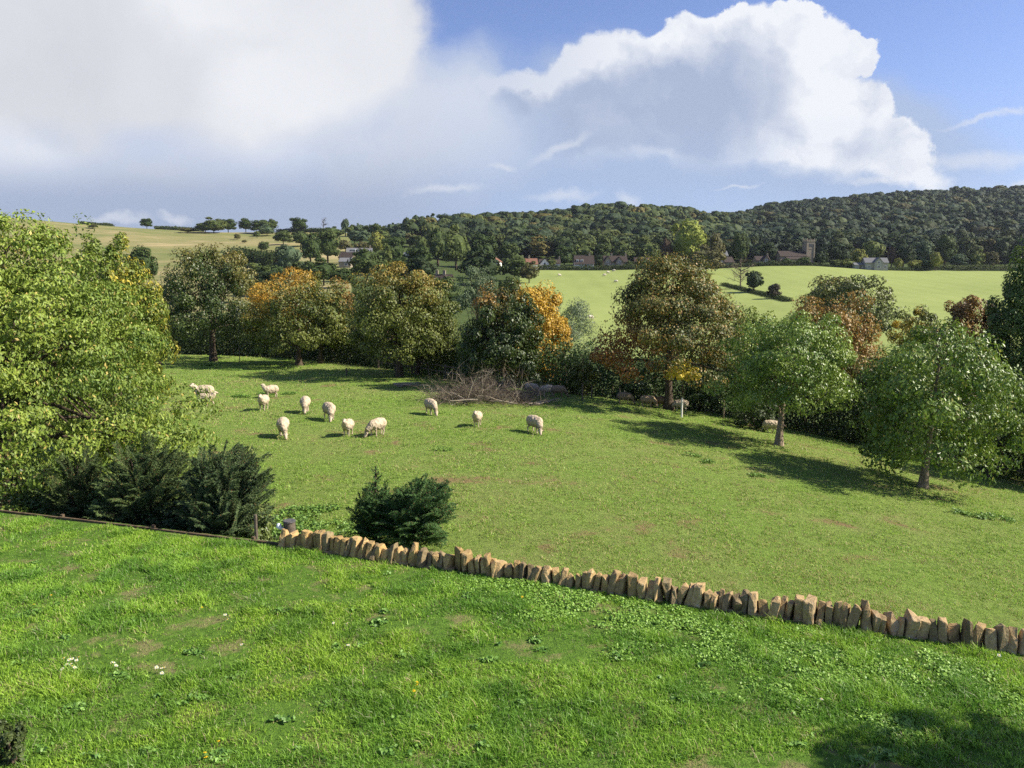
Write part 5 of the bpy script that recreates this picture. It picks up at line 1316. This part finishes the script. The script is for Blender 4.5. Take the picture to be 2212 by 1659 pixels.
    n_a = noise(nt, uv, 3.0, 5, .55, .3); n_b = noise(nt, P_soft, 2.2, 6, .55); n_c = noise(nt, P_crisp, 8.0, 8, .6, .2)
    # billows: the side of each lump turned to the sun is brighter
    relief = mth(nt, 'SUBTRACT', noise(nt, P_crisp, 6.5, 6, .55), noise(nt, off(P_crisp, .020, .012), 6.5, 6, .55))
    # big soft cloud on the left
    A = union([ell(P_soft, *e) for e in ((250, 120, 640, 300), (520, 300, 400, 180), (740, 90, 170, 200), (60, 340, 480, 215), (330, 350, 450, 160), (180, 300, 300, 170), (790, 380, 230, 120), (-600, 0, 900, 700))], .35)
    softA = mth(nt, 'ADD', .22, mth(nt, 'MULTIPLY', ss(v, slope(800, 150)[1], slope(800, 400)[1]), 1.3))
    aA = ssv(mth(nt, 'ADD', A, mth(nt, 'MULTIPLY', mth(nt, 'SUBTRACT', n_c, .5), .30)), -.04, softA)
    # hazy veil joining both clouds
    Vv = union([ell(P_soft, *e) for e in ((920, 330, 330, 190), (1250, 330, 560, 180), (1700, 350, 420, 130), (500, 420, 500, 70))], .3)
    aV = mth(nt, 'MULTIPLY', ss(mth(nt, 'ADD', Vv, mth(nt, 'MULTIPLY', mth(nt, 'SUBTRACT', n_b, .5), .5)), -.1, .45), .80)
    # the cumulus with its sunlit crest
    Bc = union([ell(P_crisp, *e) for e in ((1670, 120, 150, 112), (1580, 70, 70, 60), (1500, 110, 120, 90), (1410, 110, 70, 60), (1290, 150, 110, 78), (1200, 160, 70, 60), (1120, 215, 130, 62), (1860, 240, 60, 60), (1730, 270, 190, 130), (1430, 270, 380, 120), (1870, 340, 140, 82), (1970, 378, 90, 40), (1810, 108, 58, 48), (1700, 38, 62, 55))], .12)
    edge = mth(nt, 'ADD', Bc, mth(nt, 'MULTIPLY', mth(nt, 'SUBTRACT', n_c, .5), .42))
    lo_left = mth(nt, 'MULTIPLY', ss(u, slope(1330, 300)[0], slope(1050, 300)[0]), ss(v, slope(1100, 150)[1], slope(1100, 270)[1]))
    aB = ssv(edge, -.02, mth(nt, 'ADD', mth(nt, 'ADD', .12, mth(nt, 'MULTIPLY', ss(u, slope(1560, 300)[0], slope(1250, 300)[0]), .16)), mth(nt, 'MULTIPLY', mth(nt, 'MAXIMUM', lo_left, ss(v, slope(1400, 300)[1], slope(1400, 430)[1])), .8)))
    fade = ss(v, slope(1500, 440)[1], slope(1500, 230)[1])
    right = ss(u, slope(1500, 300)[0], slope(1760, 300)[0])
    keep = mth(nt, 'MAXIMUM', fade, mth(nt, 'MULTIPLY', right, .92))
    keep = mth(nt, 'MULTIPLY', keep, ss(u, slope(900, 300)[0], slope(1180, 300)[0]))
    aB = mth(nt, 'MULTIPLY', aB, mth(nt, 'ADD', .10, mth(nt, 'MULTIPLY', keep, .90)))
    W = union([ell(P_wisp, *e) for e in ((1215, 418, 85, 13, 4), (1365, 425, 34, 18, -25), (960, 405, 95, 11, 2), (2120, 352, 190, 24, 5), (2125, 258, 110, 8, 14), (2185, 240, 50, 10, 8), (1900, 398, 80, 8, 2), (1215, 312, 90, 12, 24), (250, 478, 75, 13, 0), (375, 474, 46, 10, 0), (2200, 405, 60, 9, 0), (1085, 355, 30, 7, 0), (1600, 412, 60, 4, 3))], .06)
    aW = mth(nt, 'MULTIPLY', ss(W, -.25, .9), .55)
    # colours: sunlit parts white, thick shaded middles grey-blue
    lft = ss(union([ell(P_soft, *e) for e in ((760, 130, 200, 230), (620, 380, 210, 55, -6), (30, 350, 190, 80, -15), (520, 60, 200, 90), (850, 400, 120, 50), (620, 230, 200, 120))], .3), -.25, .6)
    cA = mixc(nt, mth(nt, 'ADD', mth(nt, 'MULTIPLY', ss(n_b, .3, .75), .45), mth(nt, 'MULTIPLY', lft, .50), clamp=True), CA0, CA1)
    lowv = ss(v, slope(400, 445)[1], slope(400, 320)[1])
    cA = mixc(nt, lowv, CLOW, cA)
    Bd = union([ell(P_crisp, *e) for e in ((1650, 190, 260, 190), (1400, 260, 380, 160), (1150, 270, 200, 90), (1850, 330, 160, 110))], .4)
    crest = ssv(mth(nt, 'ADD', Bd, mth(nt, 'MULTIPLY', mth(nt, 'SUBTRACT', n_b, .5), 1.1)), .05, mth(nt, 'ADD', .48, mth(nt, 'MULTIPLY', right, .55)))
    shade = mth(nt, 'MULTIPLY', crest, mth(nt, 'SUBTRACT', 1.0, mth(nt, 'MULTIPLY', right, .40)))
    shade = mth(nt, 'SUBTRACT', shade, mth(nt, 'MULTIPLY', relief, mth(nt, 'SUBTRACT', 3.4, mth(nt, 'MULTIPLY', crest, 2.2))), clamp=True)
    shade = mth(nt, 'MAXIMUM', shade, mth(nt, 'MULTIPLY', ss(u, slope(1420, 300)[0], slope(1150, 300)[0]), .40))
    cB = mixc(nt, shade, CB1, CB0)
    c = mixc(nt, aV, base, CV)
    vw = mth(nt, 'MULTIPLY', ss(ell(P_soft, 960, 290, 230, 150, -20), -.1, .8), .80); c = mixc(nt, vw, c, CW)
    # pale air near the horizon
    c = mixc(nt, mth(nt, 'MULTIPLY', ss(v, .30, .02), .62), c, CHZ)
    lowband = mth(nt, 'MULTIPLY', ss(v, slope(500, 300)[1], slope(500, 430)[1]), ss(u, slope(1150, 400)[0], slope(700, 400)[0]))
    c = mixc(nt, mth(nt, 'MULTIPLY', lowband, .85), c, CLOW)
    c = mixc(nt, aA, c, cA)
    c = mixc(nt, aB, c, cB)
    c = mixc(nt, aW, c, CW)
    bg = nd(nt, 'ShaderNodeBackground', _Strength=SKYS); nt.links.new(c, bg.inputs[0]); o = nt.nodes.new('ShaderNodeOutputWorld'); nt.links.new(bg.outputs[0], o.inputs[0])
SKYS = .1
K_ = 1 / SKYS
def srgb(r, g, b, k=1.0):
    f = lambda c: ((c / 255 + .055) / 1.055) ** 2.4
    return tuple(f(q) * K_ * k for q in (r, g, b))
EXPO = 0.93
kx = 2 ** -EXPO
SKYG = (.68, .67, .86)
CA0, CA1, CLOW = srgb(207, 210, 217, kx), srgb(243, 245, 250, kx), srgb(168, 181, 207, kx)
CB0, CB1, CV, CHZ, CW = srgb(172, 186, 214, kx), srgb(242, 245, 251, kx), srgb(182, 197, 222, kx), srgb(160, 182, 220, kx), srgb(225, 230, 240, kx)
sky()
HAZE = 0.000045
def haze():
    mb = MB(); mb.box((0, 815, 60), (1960, 885, 130)); m, nt = nodes('haze_air')
    pv = nd(nt, 'ShaderNodeVolumePrincipled', _Density=HAZE); pv.inputs['Color'].default_value = (.80, .88, 1, 1); pv.inputs['Anisotropy'].default_value = .2
    o = nt.nodes.new('ShaderNodeOutputMaterial'); nt.links.new(pv.outputs[0], o.inputs['Volume'])
    b = mb.build('haze', m); tag(b, 'thin blue haze of the valley air', kind='stuff')
if HAZE: haze()
cam = bpy.data.cameras.new('camera'); cam.sensor_width = 36; cam.lens = 36 * F / 2212; cam.clip_end = 12000; cam.clip_start = .05
co = bpy.data.objects.new('camera', cam); COL.objects.link(co); co.location = (0, 0, CZ); co.rotation_euler = (R(90) - PITCH, 0, 0); sc.camera = co
sc.view_settings.view_transform = 'Standard'; sc.view_settings.look = 'None'; sc.view_settings.exposure = EXPO; sc.view_settings.gamma = 1
sc.cycles.max_bounces = 6; sc.cycles.diffuse_bounces = 3; sc.cycles.glossy_bounces = 2; sc.cycles.transmission_bounces = 4; sc.cycles.volume_bounces = 0; sc.cycles.caustics_reflective = False; sc.cycles.caustics_refractive = False
sc.cycles.use_denoising = False
